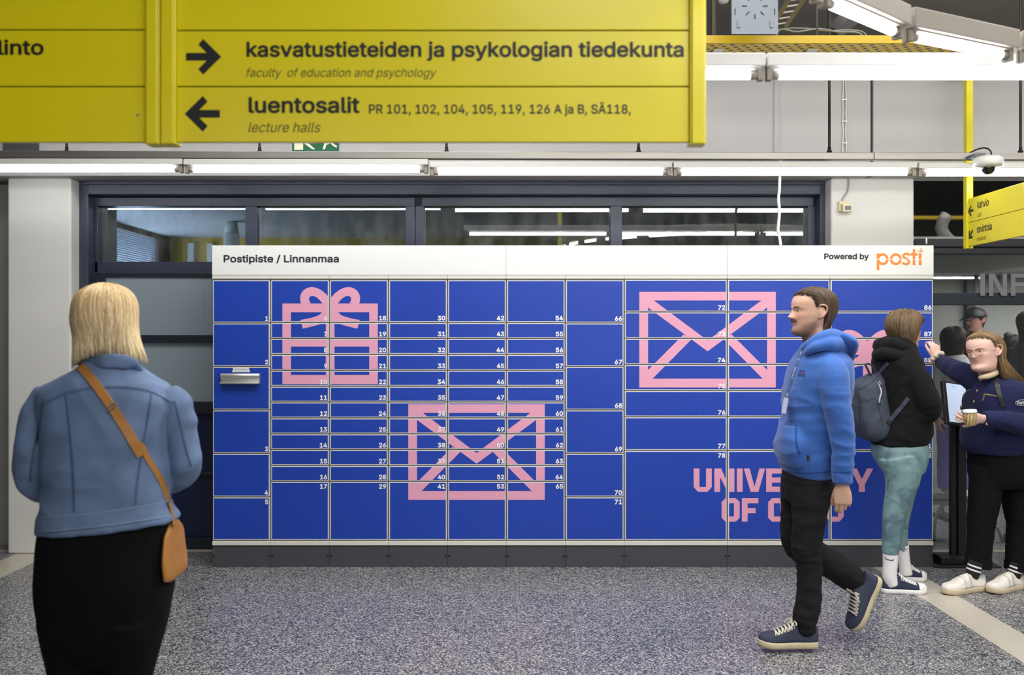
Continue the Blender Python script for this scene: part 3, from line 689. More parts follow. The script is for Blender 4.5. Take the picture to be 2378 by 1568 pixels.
for k, (rows, nums) in enumerate(cols):
    x0, x1 = edges[k], edges[k+1]
    t = thing('parcel_locker_column', desc[k], 'parcel locker', (lx((x0+x1)/2), LY, 0), 'parcel locker columns')
    mb = MB(); X0, X1 = lx(x0)+0.0008, lx(x1)-0.0008
    mb.box(X0, X1, LY+0.012, LB, lz(1266), lz(571)); mb.build('cabinet', M_CORE, t)
    mb = MB(); mb.box(X0, X1, LY-0.004, LY+0.012, lz(1266.5), lz(1257)); mb.build('bottom_strip', M_CREAM, t, bevel=0.0015)
    mb = MB(); mb.box(X0, X1, LY-0.004, LY+0.012, lz(647.5), lz(639.3)); mb.build('top_strip', M_CREAM, t, bevel=0.0015)
    mb = MB(); mb.box(X0, X1, LY+0.004, LB, 0.0, lz(1266.5)); mb.build('plinth', M_PLINTH, t, bevel=0.001)
    for bx in (x0+4, x1-4):
        mb = MB(); mb.smooth = True; mb.sphere((lx(bx), LY+0.004, lz(1291.5)), 0.007, 0.006, 0.007, 12, 8); mb.build('bolt', M_BLACK, t)
    for r, num in enumerate(nums):
        py0, py1 = rows[r], rows[r+1]
        a, b, c, d = x0+2.2, x1-2.0, py0+1.8, py1-1.4
        mb = MB(); mb.cur = 0; mb.box(lx(a), lx(b), LY-0.002, LY+0.012, lz(d), lz(c))
        fa, fb, fc, fd = a+1.7, b-1.6, c+1.7, d-1.5
        mb.cur = 1; mb.box(lx(fa), lx(fb), LY-0.0028, LY-0.002, lz(fd), lz(fc))
        mb.cur = 2
        for ip, p in enumerate(DECAL):
            q = clip_poly(p, fa, fb, fc, fd)
            if q: mb.add([(lx(x), LY-0.0030-2e-6*ip, lz(y)) for x, y in q], [tuple(range(len(q)))])
        door = mb.build('door', [M_WHITE, M_BLUE, M_PINK], t)
        if num:
            last = r == len(nums)-1
            v, f = text_mesh(str(num), None, lx(b-3.0), (lz(d-3.0) if not last else lz(c+15.5)), (lz(d-14.2) if not last else lz(c+4.3)), LY-0.0036, bold=0.035)
            mb = MB(); mb.add(v, f); mb.build('number', M_NUM, door)
        else:
            M_SILVER = mat('satin_silver', (214, 214, 208), 0.3, 0.75)
            h = MB(); h.smooth = True
            prof = [(0.0, 867), (0.028, 868), (0.034, 872), (0.026, 882), (0.020, 885), (0.030, 886.5), (0.046, 887.5), (0.047, 890), (0.044, 891.5), (0.0, 891)]
            h.rings([[Vector((lx(px+o_), LY-0.003-dy, lz(py))) for dy, py in prof] for px, o_ in ((515, 0), (605, 0))]); h.smooth = False
            h.build('handle', M_SILVER, door, bevel=0.001)
            h = MB()
            for q0, q1, y0, y1 in ((541.5, 579, 854.2, 858.8), (540, 580.5, 859.8, 864.5)): h.box(lx(q0), lx(q1), LY-0.0036, LY-0.0028, lz(y1), lz(y0))
            st = h.build('sticker', M_WHITE, door)
            h = MB()
            for q0, q1, y0 in ((546, 574, 856.6), (544, 575.5, 862.2)):
                for j in range(11):
                    xa = q0+(q1-q0)*j/11; h.box(lx(xa), lx(xa+(q1-q0)/11*0.7), LY-0.0039, LY-0.0036, lz(y0+.35), lz(y0-.35))
            h.build('sticker_print', mat('print_grey', (140, 142, 150), 0.6), door)
# header panels
M_HEADTXT = mat('header_text', (50, 50, 58), 0.5); M_ORANGE = mat('logo_orange', (236, 140, 62), 0.5)
hd = []
for k, (a, b, l) in enumerate(((493, 1175, 'white header board with the words Postipiste / Linnanmaa on the lockers'), (1175, 1688, 'blank white header board in the middle on top of the lockers'), (1688, 2167.5, 'white header board with orange logo and the words Powered by'))):
    t = thing('header_board', l, 'header board', (lx((a+b)/2), LY, lz(639)), 'header boards on the lockers')
    mb = MB(); mb.box(lx(a)+0.0007, lx(b)-0.0007, LY-0.006, LY+0.0118, lz(638.8), lz(570.2)); mb.build('board', M_WHITE, t, bevel=0.001); hd.append(t)
v, f = text_mesh('Postipiste / Linnanmaa', lx(520), lx(787.5), lz(614), lz(592), LY-0.0065, bold=0.022); mb = MB(); mb.add(v, f); mb.build('lettering', M_HEADTXT, hd[0])
v, f = text_mesh('Powered by', lx(1913), lx(2017), lz(606), lz(589), LY-0.0065, bold=0.03); mb = MB(); mb.add(v, f); mb.build('lettering', M_HEADTXT, hd[2])
# the orange wordmark: rounded letters cut by a fine gap
def arc(cx, cy, ro, ri, a0, a1, n=24):
    out = [(cx+ro*math.cos(math.radians(a0+(a1-a0)*i/n)), cy-ro*math.sin(math.radians(a0+(a1-a0)*i/n))) for i in range(n+1)]
    inn = [(cx+ri*math.cos(math.radians(a0+(a1-a0)*i/n)), cy-ri*math.sin(math.radians(a0+(a1-a0)*i/n))) for i in range(n+1)]
    return ring_polys(out, inn)
lg = arc(2049.0, 602.2, 14, 8, 0, 360)+[rect(2035, 589, 2041.2, 628)]
lg += arc(2079.3, 602.2, 14, 8, 0, 360)
sp = bez((2111.5, 593), (2107, 587.5), (2096.5, 589), (2096.8, 595), 8)+bez((2096.8, 595), (2097.5, 602), (2110.5, 600.5), (2110.3, 608), 8)[1:]+bez((2110.3, 608), (2109.5, 615.5), (2098.5, 615), (2095, 610), 8)[1:]
for i in range(len(sp)-1):
    (xa, ya), (xb, yb) = sp[i], sp[i+1]; L_ = math.hypot(xb-xa, yb-ya); nx, ny = -(yb-ya)/L_*2.7, (xb-xa)/L_*2.7; ex, ey = (xb-xa)/L_*0.5, (yb-ya)/L_*0.5
    lg.append([(xa+nx-ex, ya+ny-ey), (xb+nx+ex, yb+ny+ey), (xb-nx+ex, yb-ny+ey), (xa-nx-ex, ya-ny-ey)])
lg += [rect(2118.5, 579, 2124.6, 616), rect(2113.5, 588.5, 2130, 594), rect(2132.6, 588.5, 2139, 616)]
mb = MB()
for ip, p in enumerate(lg):
    for z0, z1 in ((560, 601.6), (603.2, 640)):
        q = clip_poly(p, 2000, 2160, z0, z1)
        if q: mb.add([(lx(x), LY-0.0066-6e-6*ip, lz(y)) for x, y in q], [tuple(range(len(q)))])
cur = spline([(2129.5, 580), (2132, 584), (2136, 585), (2139, 582.5), (2140, 578.5), (2137.5, 578), (2136, 581), (2137.5, 584.5), (2140.5, 584.5), (2142.5, 582)], 40)
mb.tube([(lx(x), LY-0.0066, lz(y)) for x, y in cur], 0.0018, 6)
mb.build('logo', M_ORANGE, hd[2])
o = thing('cable_gland', 'small black cone with a white plug standing on the right end of the locker top', 'antenna', (lx(2159), LY+0.05, lz(570)))
mb = MB(); mb.smooth = True; q = Vector((lx(2159), LY+0.05, lz(571.5))); mb.cyl(q, q+Vector((0, 0, 0.016)), 0.016, 14, 0.007); mb.build('base', M_BLACK, o)
mb = MB(); mb.smooth = True; mb.cyl(q+Vector((0, 0, 0.016)), q+Vector((0, 0, 0.055)), 0.005, 10, 0.004); mb.build('plug', M_WHITE, o)

# ================================================================ big yellow direction sign
YS = 2.945; sy = lambda py: EYE-(py-CY)*YS/F; sx_ = lambda px: (px-CX)*YS/F
def big_sign(name, label, slats, posts):
    t = thing(name, label, 'direction sign', (sx_((slats[0][0]+slats[0][1])/2), YS, sy(330)), 'long hanging direction sign'); return t
sgr = thing('direction_sign', 'large yellow hanging direction sign with arrows and two lines of directions', 'direction sign', (sx_(1000), YS, 2.08), 'long yellow hanging sign boards')
sgl = thing('direction_sign', 'yellow hanging sign board cut off by the left edge, ending in linto', 'direction sign', (sx_(150), YS, 2.08), 'long yellow hanging sign boards')
for t, x0, x1, ys in ((sgr, 411.5, 1600, (-150, -58, 70.5, 201, 331)), (sgl, -330, 338, (-150, -60, 69, 201, 331))):
    for k in range(4):
        mb = MB(); mb.box(sx_(x0), sx_(x1), YS, YS+0.02, sy(ys[k+1]-1.4), sy(ys[k]+1.4)); mb.build('slat', M_YELLOW, t, bevel=0.0018)
    mb = MB(); mb.box(sx_(x0), sx_(x1), YS+0.006, YS+0.03, sy(ys[-1]-3), sy(ys[0])); mb.build('backing', mat('sign_inner', (60, 54, 8), 0.6), t)
for t, a, b in ((sgl, 339.5, 373.5), (sgr, 374.5, 411), (sgr, 1600.5, 1638)):
    mb = MB(); mb.box(sx_(a), sx_(b), YS-0.012, YS+0.045, sy(336.5), 3.4); mb.box(sx_(a+4), sx_(b-4), YS-0.018, YS-0.012, sy(336), 3.4); mb.build('end_profile', M_YELLOW, t, bevel=0.003)
for t, a in ((sgl, 356), (sgr, 392), (sgr, 1619)):
    mb = MB(); mb.cyl((sx_(a), YS+0.015, 3.38), (sx_(a), YS+0.015, 4.46), 0.012, 10); mb.build('hanger', M_YELLOW, t)
def lettering(t, items, Y, fx, fz, m=M_LETTER):
    mb = MB()
    for s, a, b, y0, y1, bold, sh in items:
        v, f = text_mesh(s, fx(a), fx(b), fz(y1), fz(y0), Y-0.0006, bold, sh); mb.add(v, f)
    return mb.build('lettering', m, t)
lettering(sgr, [('kasvatustieteiden ja psykologian tiedekunta', 572.5, 1588, 96, 142.5, 0.021, 0), ('luentosalit', 577.5, 835.5, 224.5, 263.5, 0.021, 0),
    ('PR 101, 102, 104, 105, 119, 126 A ja B, SÄ118,', 857, 1465, 237, 270, 0.013, 0)], YS, sx_, sy)
lettering(sgr, [('faculty  of education and psychology', 572.5, 1014, 158, 184.5, 0.0, 0.25), ('lecture halls', 577, 744.5, 284.5, 307.5, 0.0, 0.25)], YS, sx_, sy, mat('thin_lettering', (74, 68, 12), 0.5))
lettering(sgl, [('koulutushallinto', -298, 102, 92, 128.5, 0.021, 0)], YS, sx_, sy)
def arrow(cx, cy, dr, s=1.0):
    f = lambda a, b: (cx+dr*a*s, cy+b*s)
    pts = [f(-41, -9), f(7, -9), f(-12.5, -28.5), f(-1, -41.5), f(41, 0), f(-1, 41.5), f(-12.5, 28.5), f(7, 9), f(-41, 9)]
    return pts
for cx, cy, dr in ((473, 132, 1), (470, 264.5, -1)):
    mb = MB()
    p = arrow(cx, cy, dr)
    for ids in ((0, 1, 7, 8), (1, 2, 3, 4), (4, 5, 6, 7), (1, 4, 7)): mb.add([(sx_(p[i][0]), YS-0.0008, sy(p[i][1])) for i in ids], [tuple(range(len(ids)))])
    mb.build('arrow', M_LETTER, sgr)
mb = MB(); mb.smooth = True; mb.sphere((sx_(320), YS-0.001, sy(267)), 0.004, 0.002, 0.004, 10, 6); mb.build('screw', M_ZINC, sgl)

# ================================================================ small yellow sign at right, edge on to the lockers
XS = 3.0; 
s2 = thing('direction_sign', 'yellow hanging sign for kahvio and ravintola at the right edge, seen obliquely', 'direction sign', (XS, 6.2, 2.08))
ya = 6.6; rows2 = [EYE+(CY-463)*ya/F, EYE+(CY-518.5)*ya/F, EYE+(CY-574)*ya/F]
for k in range(2):
    mb = MB(); mb.box(XS+0.012, XS+0.03, 5.1, ya-0.03, rows2[k+1]+0.0015, rows2[k]-0.0015); mb.build('slat', M_YELLOW, s2, bevel=0.0015)
mb = MB(); mb.box(XS+0.02, XS+0.026, 5.1, ya, rows2[2]+0.002, rows2[0]-0.002); mb.build('backing', MATS['sign_inner'], s2)
mb = MB(); mb.box(XS, XS+0.045, ya-0.03, ya+0.02, rows2[2]-0.012, 3.32); mb.build('post', M_YELLOW, s2, bevel=0.004); mb = MB(); mb.box(XS+0.01, XS+0.035, ya+0.02, 6.80, 3.26, 3.31); mb.build('wall_bracket', M_YELLOW, s2)
mb = MB(); mb.box(XS-0.0, XS+0.045, 5.06, 5.1, rows2[2]-0.012, 4.46); mb.build('post', M_YELLOW, s2, bevel=0.004)
def side_text(items, m):
    mb = MB()
    for s, y0, y1, z0, z1, bold, sh in items:
        v, f = text_mesh(s, 0, (y0-y1), z0, z1, 0, bold, sh); mb.add([(XS+0.012+yy, y0-x, z) for x, yy, z in v], f)
    mb.build('lettering', m, s2)
def ypx(px): return (XS+0.012)*F/(px-CX)
def zpx(py, Y): return EYE-(py-CY)*Y/F
y_k0, y_k1 = ypx(2270), ypx(2296.5)
side_text([('kahvio', y_k0, y_k1, zpx(485, y_k0), zpx(467, y_k0), 0.016, 0), ('ravintola', ypx(2269), ypx(2303.5), zpx(541.5, y_k0), zpx(523.5, y_k0), 0.016, 0)], M_LETTER)
side_text([('café', y_k0, ypx(2279), zpx(505, y_k0), zpx(494.5, y_k0), 0, 0.2), ('restaurant', ypx(2268.5), ypx(2291), zpx(560, y_k0), zpx(551, y_k0), 0, 0.2)], MATS['thin_lettering'])
yc = ypx(2254.5); zc = zpx(490, yc); sc2 = (ypx(2248)-ypx(2260.5))/82
p = arrow(0, 0, 1, sc2)
for rot, z in ((0, zc), (PI/4, zpx(545, yc))):
    mb = MB()
    q = [(a*math.cos(rot)-b*math.sin(rot), a*math.sin(rot)+b*math.cos(rot)) for a, b in p]
    for ids in ((0, 1, 7, 8), (1, 2, 3, 4), (4, 5, 6, 7), (1, 4, 7)):
        mb.add([(XS+0.0112, yc+q[i][0], z-q[i][1]) for i in ids], [tuple(range(len(ids)))])
    mb.build('arrow', M_LETTER, s2)

# ================================================================ kiosk and step stool
KY = 6.62
ki = thing('touch_kiosk', 'black touch screen kiosk on a post beside the right end of the lockers', 'kiosk', tuple(P(2226, 1310, KY)))
mb = MB()
mb.box((2206-CX)*KY/F, (2218-CX)*KY/F, KY-0.02, KY+0.02, 0.02, P(0, 980, KY).z); mb.build('post', mat('kiosk_black', (32, 32, 33), 0.45), ki, bevel=0.003); mb = MB(); mb.box((2221-CX)*KY/F, (2240-CX)*KY/F, KY-0.03, KY+0.03, 0.02, P(0, 980, KY).z); mb.box((2214-CX)*KY/F, (2224-CX)*KY/F, KY-0.005, KY+0.025, 0.02, P(0, 980, KY).z)
mb.build('post', mat('kiosk_black', (32, 32, 33), 0.45), ki, bevel=0.003)
mb = MB(); mb.box((2172-CX)*6.47/F, (2326-CX)*6.47/F, 6.47, 6.86, 0.0, 0.012); mb.build('base_plate', MATS['kiosk_black'], ki, bevel=0.003)
mb = MB(); mb.box((2174-CX)*6.6/F, (2240-CX)*6.6/F, 6.52, 6.68, 0.012, 0.06); mb.build('foot_box', MATS['kiosk_black'], ki, bevel=0.006)
mb = MB(); mb.smooth = True; mb.tube(spline([tuple(P(x, y, 6.47)) for x, y in ((2173, 1286), (2190, 1290), (2205, 1291), (2220, 1298))], 16), 0.005, 6); mb.build('cord', M_BLACK, ki)
# tilted screen: corners from the picture, turned towards the person at its right
tl, bl = P(2189.5, 884, 6.50), P(2199, 984, 6.42)
ud = (tl-bl); H = ud.length; ud.normalize(); rd = Vector((0.93, 0.37, 0.0)); rd = (rd-ud*rd.dot(ud)).normalized(); nd = rd.cross(ud).normalized()
R = Matrix((rd, nd, ud)).transposed().to_4x4(); wd = 0.27
cc = bl+ud*H/2+rd*wd/2
mb = MB(); mb.obox(Matrix.Translation(cc-nd*0.014) @ R, wd/2, 0.014, H/2); fr_ = mb.build('display_case', MATS['kiosk_black'], ki, bevel=0.004)
face = cc-nd*0.0006 if nd.y > 0 else cc+nd*0.0006
def scr(a0, a1, b0, b1, off): 
    return [bl+rd*(wd*a)+ud*(H*b)+nd*off for a, b in ((a0, b0), (a1, b0), (a1, b1), (a0, b1))]
mb = MB(); mb.add(scr(0.085, 0.93, 0.055, 0.955, 0.0012), [(0, 1, 2, 3)]); mb.build('screen', mat('lit_screen', (150, 165, 190), 0.2, emit=(214, 226, 248), estr=0.55), fr_)
mb = MB()
for a0, a1, b0, b1 in ((0.16, 0.34, 0.93, 0.935), (0.26, 0.36, 0.865, 0.90), (0.24, 0.46, 0.845, 0.848)): mb.add(scr(a0, a1, b0, b1, 0.0016), [(0, 1, 2, 3)])
mb.build('screen_content', mat('screen_ink', (150, 170, 205), 0.3, emit=(150, 175, 215), estr=0.5), fr_)
for px in (2239, 2244):
    mb = MB(); mb.smooth = True; mb.sphere(P(px, 989.5, 6.36), 0.0035, 0.003, 0.0035, 8, 6); mb.build('status_lamp', mat('red_led', (255, 40, 40), 0.4, emit=(255, 30, 30), estr=4), ki)

M_TUBEMETAL = mat('grey_tube', (150, 148, 146), 0.4, 0.6)
st = thing('step_stool', 'two-step stool with bent grey tube legs and black treads behind the kiosk', 'step stool', tuple(P(2250, 1280, 7.4)))
QY = 7.30
mb = MB(); a, b = P(2150, 1152, QY+0.25), P(2322, 1164, QY)
mb.box((2165-CX)*QY/F, (2262-CX)*QY/F, QY, QY+0.24, P(0, 1164, QY).z, P(0, 1164, QY).z+0.02); mb.build('upper_tread', M_BLACK, st, bevel=0.004)
mb = MB(); mb.box((2194-CX)*QY/F, (2256-CX)*QY/F, QY-0.02, QY+0.22, P(0, 1212, QY).z, P(0, 1212, QY).z+0.03); mb.build('lower_tread', M_BLACK, st, bevel=0.004)
mb = MB(); mb.box((2165-CX)*QY/F, (2322-CX)*QY/F, QY-0.004, QY+0.0, P(0, 1172, QY).z, P(0, 1164, QY).z); mb.build('edge_trim', M_TUBEMETAL, st)
for pts in (((2168, 1262), (2173, 1205), (2188, 1176), (2212, 1168), (2238, 1170), (2250, 1190), (2256, 1250)), ((2186, 1172), (2192, 1192), (2202, 1204), (2230, 1206), (2246, 1206)), ((2296, 1225), (2312, 1224), (2322, 1240), (2334, 1276))):
    mb = MB(); mb.smooth = True; path = spline([tuple(P(x, y, QY)) for x, y in pts], 26); mb.tube(path, 0.0115, 10); mb.build('leg_tube', M_TUBEMETAL, st)
for px in (2168, 2256, 2335):
    mb = MB(); mb.smooth = True; q = P(px, 1262 if px < 2300 else 1275, QY); mb.cyl((q.x, q.y, 0), (q.x, q.y, max(q.z, 0.05)+0.01), 0.0135, 10); mb.build('rubber_foot', M_BLACK, st)

# ================================================================ people: tools
def finish_mesh(name, me, mats, parent, smooth=True):
    for m in (mats if isinstance(mats, (list, tuple)) else [mats]): me.materials.append(m)
    if smooth: me.polygons.foreach_set('use_smooth', [True]*len(me.polygons))
    o = bpy.data.objects.new(name, me); COL.objects.link(o)
    if parent: o.parent = parent; o.matrix_parent_inverse = parent_inverse(parent)
    return o

def union(name, mb, voxel, smooth, mats, parent, disp=None, paint=None, fac=0.5):
    "melt the overlapping closed shapes of mb into one continuous skin"
    o = mb.build('tmp', [])
    r = o.modifiers.new('r', 'REMESH'); r.mode = 'VOXEL'; r.voxel_size = voxel
    s = o.modifiers.new('s', 'SMOOTH'); s.factor = fac; s.iterations = smooth
    dg = bpy.context.evaluated_depsgraph_get(); me = bpy.data.meshes.new_from_object(o.evaluated_get(dg))
    old = o.data; bpy.data.objects.remove(o); bpy.data.meshes.remove(old)
    me.name = name
    if disp:
        nn = [v.normal.copy() for v in me.vertices]
        for v, n in zip(me.vertices, nn): v.co += n*disp(v.co, n)
    if paint:
        a = me.color_attributes.new('tone', 'FLOAT_COLOR', 'POINT'); buf = []
        for v in me.vertices: buf += [*paint(v.co), 1.0]
        a.data.foreach_set('color', buf)
    return finish_mesh(name, me, mats, parent)

def folds(amp, sc, seed=0.0, ridge=True):
    sc = Vector(sc)
    def d(co, n):
        p = Vector((co.x*sc.x+seed, co.y*sc.y+seed*1.7, co.z*sc.z-seed))
        w = noise.noise_vector(p*0.6)*0.7
        v = noise.noise(p+w)
        if ridge: v = 1-2*abs(v)*1.4
        return amp*v*0.6+amp*0.4*noise.noise(p*2.1)
    return d

def sil(mb, rows, Y, n=28, p=2.35, res=None):
    "closed form given by horizontal slices: (py, left px, right px, half depth[, depth shift])"
    rows = [tuple(r)+(0,)*(6-len(r)) for r in rows]
    rr = spline(rows, res or len(rows)*4); rings = []
    for py, a, b, hd, dy, tl in rr:
        A, B = P(a, py, Y), P(b, py, Y); c = (A+B)/2; hw = (B.x-A.x)/2; ring = []
        for i in range(n):
            t = 2*PI*i/n; ct, s_ = math.cos(t), math.sin(t)
            ring.append(Vector((c.x+hw*math.copysign(abs(ct)**(2/p), ct), Y+dy+hd*math.copysign(abs(s_)**(2/p), s_), c.z+tl*hw*math.copysign(abs(ct)**(2/p), ct))))
        rings.append(ring)
    mb.rings(rings); return mb

def limb(mb, pts, Y, n=18, res=None, s=None):
    "round limb: (px, py, half width in px, depth shift, depth/width)"
    rr = spline([tuple(p)+(1.0,)*(5-len(p)) for p in pts], res or len(pts)*4)
    path = [P(x, y, Y+d) for x, y, h, d, f in rr]; rad = [h*(Y+d)/F for x, y, h, d, f in rr]
    mb.tube(path, rad, n, True, (0, 1, 0), [f for *_, f in rr]); return mb

def bvh_of(o):
    me = o.data; M = o.matrix_world
    return BVHTree.FromPolygons([v.co.copy() for v in me.vertices], [tuple(p.vertices) for p in me.polygons])
EYEV = Vector((0, 0, EYE))
def hit(bvhs, px, py, Yd):
    d = (P(px, py, 1)-EYEV).normalized(); best = None
    for b in bvhs:
        h = b.ray_cast(EYEV, d)
        if h[0] is not None and (best is None or h[3] < best[3]): best = h
    if best: return best[0], best[1]
    return P(px, py, Yd), Vector((0, -1, 0))

def ribbon(mb, bvhs, pts, width, Y, lift=0.003, thick=0.003, n=None, wtab=None):
    "band laid over a body along picture points, width in px"
    n = n or max(8, len(pts)*6); pp = spline(pts, n); rows = []
    dep = None
    for i, q in enumerate(pp):
        a, b = pp[max(i-1, 0)], pp[min(i+1, n-1)]; tx, ty = b[0]-a[0], b[1]-a[1]; L = math.hypot(tx, ty) or 1; nx, ny = -ty/L, tx/L
        w = width/2 if wtab is None else wtab[0]+(wtab[1]-wtab[0])*i/(n-1)
        cs = []
        for s in (-1, -0.5, 0, 0.5, 1):
            c, nn = hit(bvhs, q[0]+nx*w*s, q[1]+ny*w*s, Y); cs.append((c, nn))
        rows.append(cs)
    # even out depth jumps along the band
    for _ in range(3):
        for k in range(5):
            ys = [r[k][0].copy() for r in rows]
            for i in range(1, n-1):
                av = (ys[i-1]+ys[i]*2+ys[i+1])/4; c = rows[i][k][0]
                if av.y < c.y: c.xyz = av
    rings = []
    for cs in rows:
        t_ = [c+Vector((0, -1, 0))*(lift+thick) for c, _ in cs]; u = [c+Vector((0, -1, 0))*(lift*0.2-0.004) for c, _ in cs][::-1]
        rings.append(t_+u)
    mb.rings(rings); return mb

# ---------------------------------------------------------------- head
PROF = [  # z, front, back, half width
 (0.000, .052, -.040, .030), (0.006, .074, -.044, .040), (0.014, .086, -.047, .047), (0.026, .0905, -.052, .053), (0.040, .0865, -.058, .0575),
 (0.052, .0835, -.062, .061), (0.066, .086, -.067, .064), (0.080, .0875, -.074, .0665), (0.100, .0865, -.084, .0715), (0.118, .085, -.091, .0735),
 (0.132, .0885, -.0955, .0745), (0.142, .0905, -.0975, .0755), (0.160, .0905, -.0985, .0775), (0.180, .084, -.094, .0765), (0.196, .0735, -.084, .070),
 (0.210, .056, -.066, .056), (0.220, .035, -.043, .037), (0.226, .015, -.02, .017), (0.2275, .003, -.004, .004)]
PROF_L = spline(PROF, 500)
def prof(z):
    if not hasattr(prof, 'lut'):
        prof.lut = []; j = 0
        for i in range(1200):
            zz = i*0.2275/1199
            while j < len(PROF_L)-2 and PROF_L[j+1][0] < zz: j += 1
            a, b = PROF_L[j], PROF_L[j+1]; f = min(1, max(0, (zz-a[0])/max(1e-9, b[0]-a[0]))); prof.lut.append(tuple(p+(q-p)*f for p, q in zip(a[1:], b[1:])))
    return prof.lut[min(1199, max(0, int(z/0.2275*1199)))]
def skull(phi, z):
    Fr, B, Wd = prof(z); c, s = math.cos(phi), math.sin(phi); p = 2.25
    e = Fr if c >= 0 else -B
    return 1/((abs(c)/max(e, 1e-4))**p+(abs(s)/max(Wd, 1e-4))**p)**(1/p)
def G(v, s): return math.exp(-(v/s)**2)
def head_shape(mb, M, nose=1.0, jaw=1.0, chin=1.0, ear=-0.03):
    rings = []; zs = [i*0.0024 for i in range(95)]
    zs = [z for z in zs if z < 0.2275]+[0.2275]
    for z in zs:
        ring = []
        for i in range(72):
            ph = 2*PI*i/72; r = skull(ph, z); x, y = r*math.cos(ph), r*math.sin(ph)
            if z < 0.07: y *= 1+(jaw-1)*(1-z/0.07)
            if x > 0:
                N = interp([(0.074, 0), (0.080, .006), (0.085, .017), (0.091, .0255), (0.098, .0235), (0.108, .0165), (0.12, .010), (0.130, .0055), (0.142, .001), (0.15, 0)], z)[0]
                wn = interp([(0.078, .015), (0.09, .0135), (0.1, .0105), (0.12, .0085), (0.14, .010)], z)[0]
                x += nose*N*G(y, wn)
                x += nose*0.006*G(abs(y)-0.014, .006)*G(z-0.088, .006)           # nostrils
                x -= 0.010*G(abs(y)-0.031, .017)*G(z-0.121, .0095)               # sockets
                x += 0.0035*G(abs(y)-0.030, .022)*G(z-0.137, .0055)              # brow
                x += 0.0045*G(y, .021)*(G(z-0.0715, .0042)+1.1*G(z-0.0590, .005))  # lips
                x -= 0.003*G(y, .024)*G(z-0.0655, .0022)
                x += 0.003*G(abs(y)-0.045, .016)*G(z-0.10, .016)                 # cheeks
                x += chin*0.002*G(y, .018)*G(z-0.024, .012)
            ring.append(M @ Vector((x, y, z)))
        rings.append(ring)
    mb.rings(rings)
    for s in (1, -1):                                                            # lids and ears
        for z0, h in ((0.1265, .003), (0.1155, .0022)):
            pts = [M @ Vector((skull(0.0, 0.121)-0.0125-0.006*abs(t)**2+0.0045*(1-t*t), s*(0.031+0.0155*t), z0+(1 if z0 > .12 else -1)*0.0015*(1-t*t)-(0.002 if z0 > .12 else -0.002)*t*t)) for t in (-1, -.5, 0, .5, 1)]
            mb.tube(pts, h, 8)
        ex = ear
        er = M.to_3x3()
        rim = [(0.016, 0.067, .012), (0.018, 0.073, .030), (0.004, 0.08, .038), (-0.014, 0.084, .032), (-0.017, 0.083, .012), (-0.008, 0.08, -.008), (0.004, 0.074, -.022), (0.010, 0.068, -.018)]
        mb.tube([M @ Vector((ex+a, s*(b+.35*max(0, b-.07)+.003), 0.112+c)) for a, b, c in spline(rim, 22)], 0.0042, 8)
        mb.sphere(M @ Vector((ex-0.001, s*0.0765, 0.116)), 0.017, 0.008, 0.028, 12, 8, er)
        mb.sphere(M @ Vector((ex+0.009, s*0.071, 0.094)), 0.009, 0.006, 0.010, 10, 6, er)

def head_matrix(px, py, Y, fwd, s=(1, 1, 1), pitch=0.0, roll=0.0, z0=0.0):
    "local +x looks along fwd, origin (under the chin) drawn at px, py"
    f = Vector((fwd[0], fwd[1], 0)).normalized(); u = Vector((0, 0, 1)); l = u.cross(f)
    R = Matrix((f, l, u)).transposed().to_4x4()
    return Matrix.Translation(P(px, py, Y)) @ R @ Matrix.Rotation(pitch, 4, 'Y') @ Matrix.Rotation(roll, 4, 'X') @ Matrix.Diagonal((*s, 1))

def skin_paint(M, base, lip=(176, 104, 96), beard=None, blush=0.12, beardcol=(112, 84, 66)):
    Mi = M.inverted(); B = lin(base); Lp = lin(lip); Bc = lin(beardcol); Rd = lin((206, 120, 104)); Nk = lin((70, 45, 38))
    def mixc(a, b, f): return tuple(p+(q-p)*f for p, q in zip(a, b))
    def f(co):
        q = Mi @ co; c = B
        if -0.03 < q.z < 0.24 and -0.12 < q.x < 0.15 and abs(q.y) < 0.1:
            x, y, z = q
            if x > 0.03:
                c = mixc(c, Rd, blush*2*G(abs(y)-0.042, .022)*G(z-0.098, .022)); c = mixc(c, Rd, blush*G(y, .014)*G(z-.09, .012)*1.5)
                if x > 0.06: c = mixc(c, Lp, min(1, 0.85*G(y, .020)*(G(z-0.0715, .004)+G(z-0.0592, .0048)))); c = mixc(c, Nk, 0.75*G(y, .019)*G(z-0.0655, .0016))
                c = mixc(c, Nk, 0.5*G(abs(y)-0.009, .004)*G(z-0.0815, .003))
            if beard and z < 0.1 and x > -0.02:
                m = max(0.0, G(z-0.0795, .006)*G(y, .030)*1.0 if x > 0.05 else 0.0)
                j = 1/(1+math.exp((z-(0.044+0.040*max(0, (0.075-x)/0.08)))/0.006))*min(1, max(0, (x+0.018)/0.03))
                j *= 1-0.8*G(z-0.060, .008)*G(y, .02)
                c = mixc(c, Bc, min(0.9, beard*max(m, j*0.8)))
            if abs(y) > 0.068 and x < 0: c = mixc(c, Rd, 0.18)
        return c
    return f

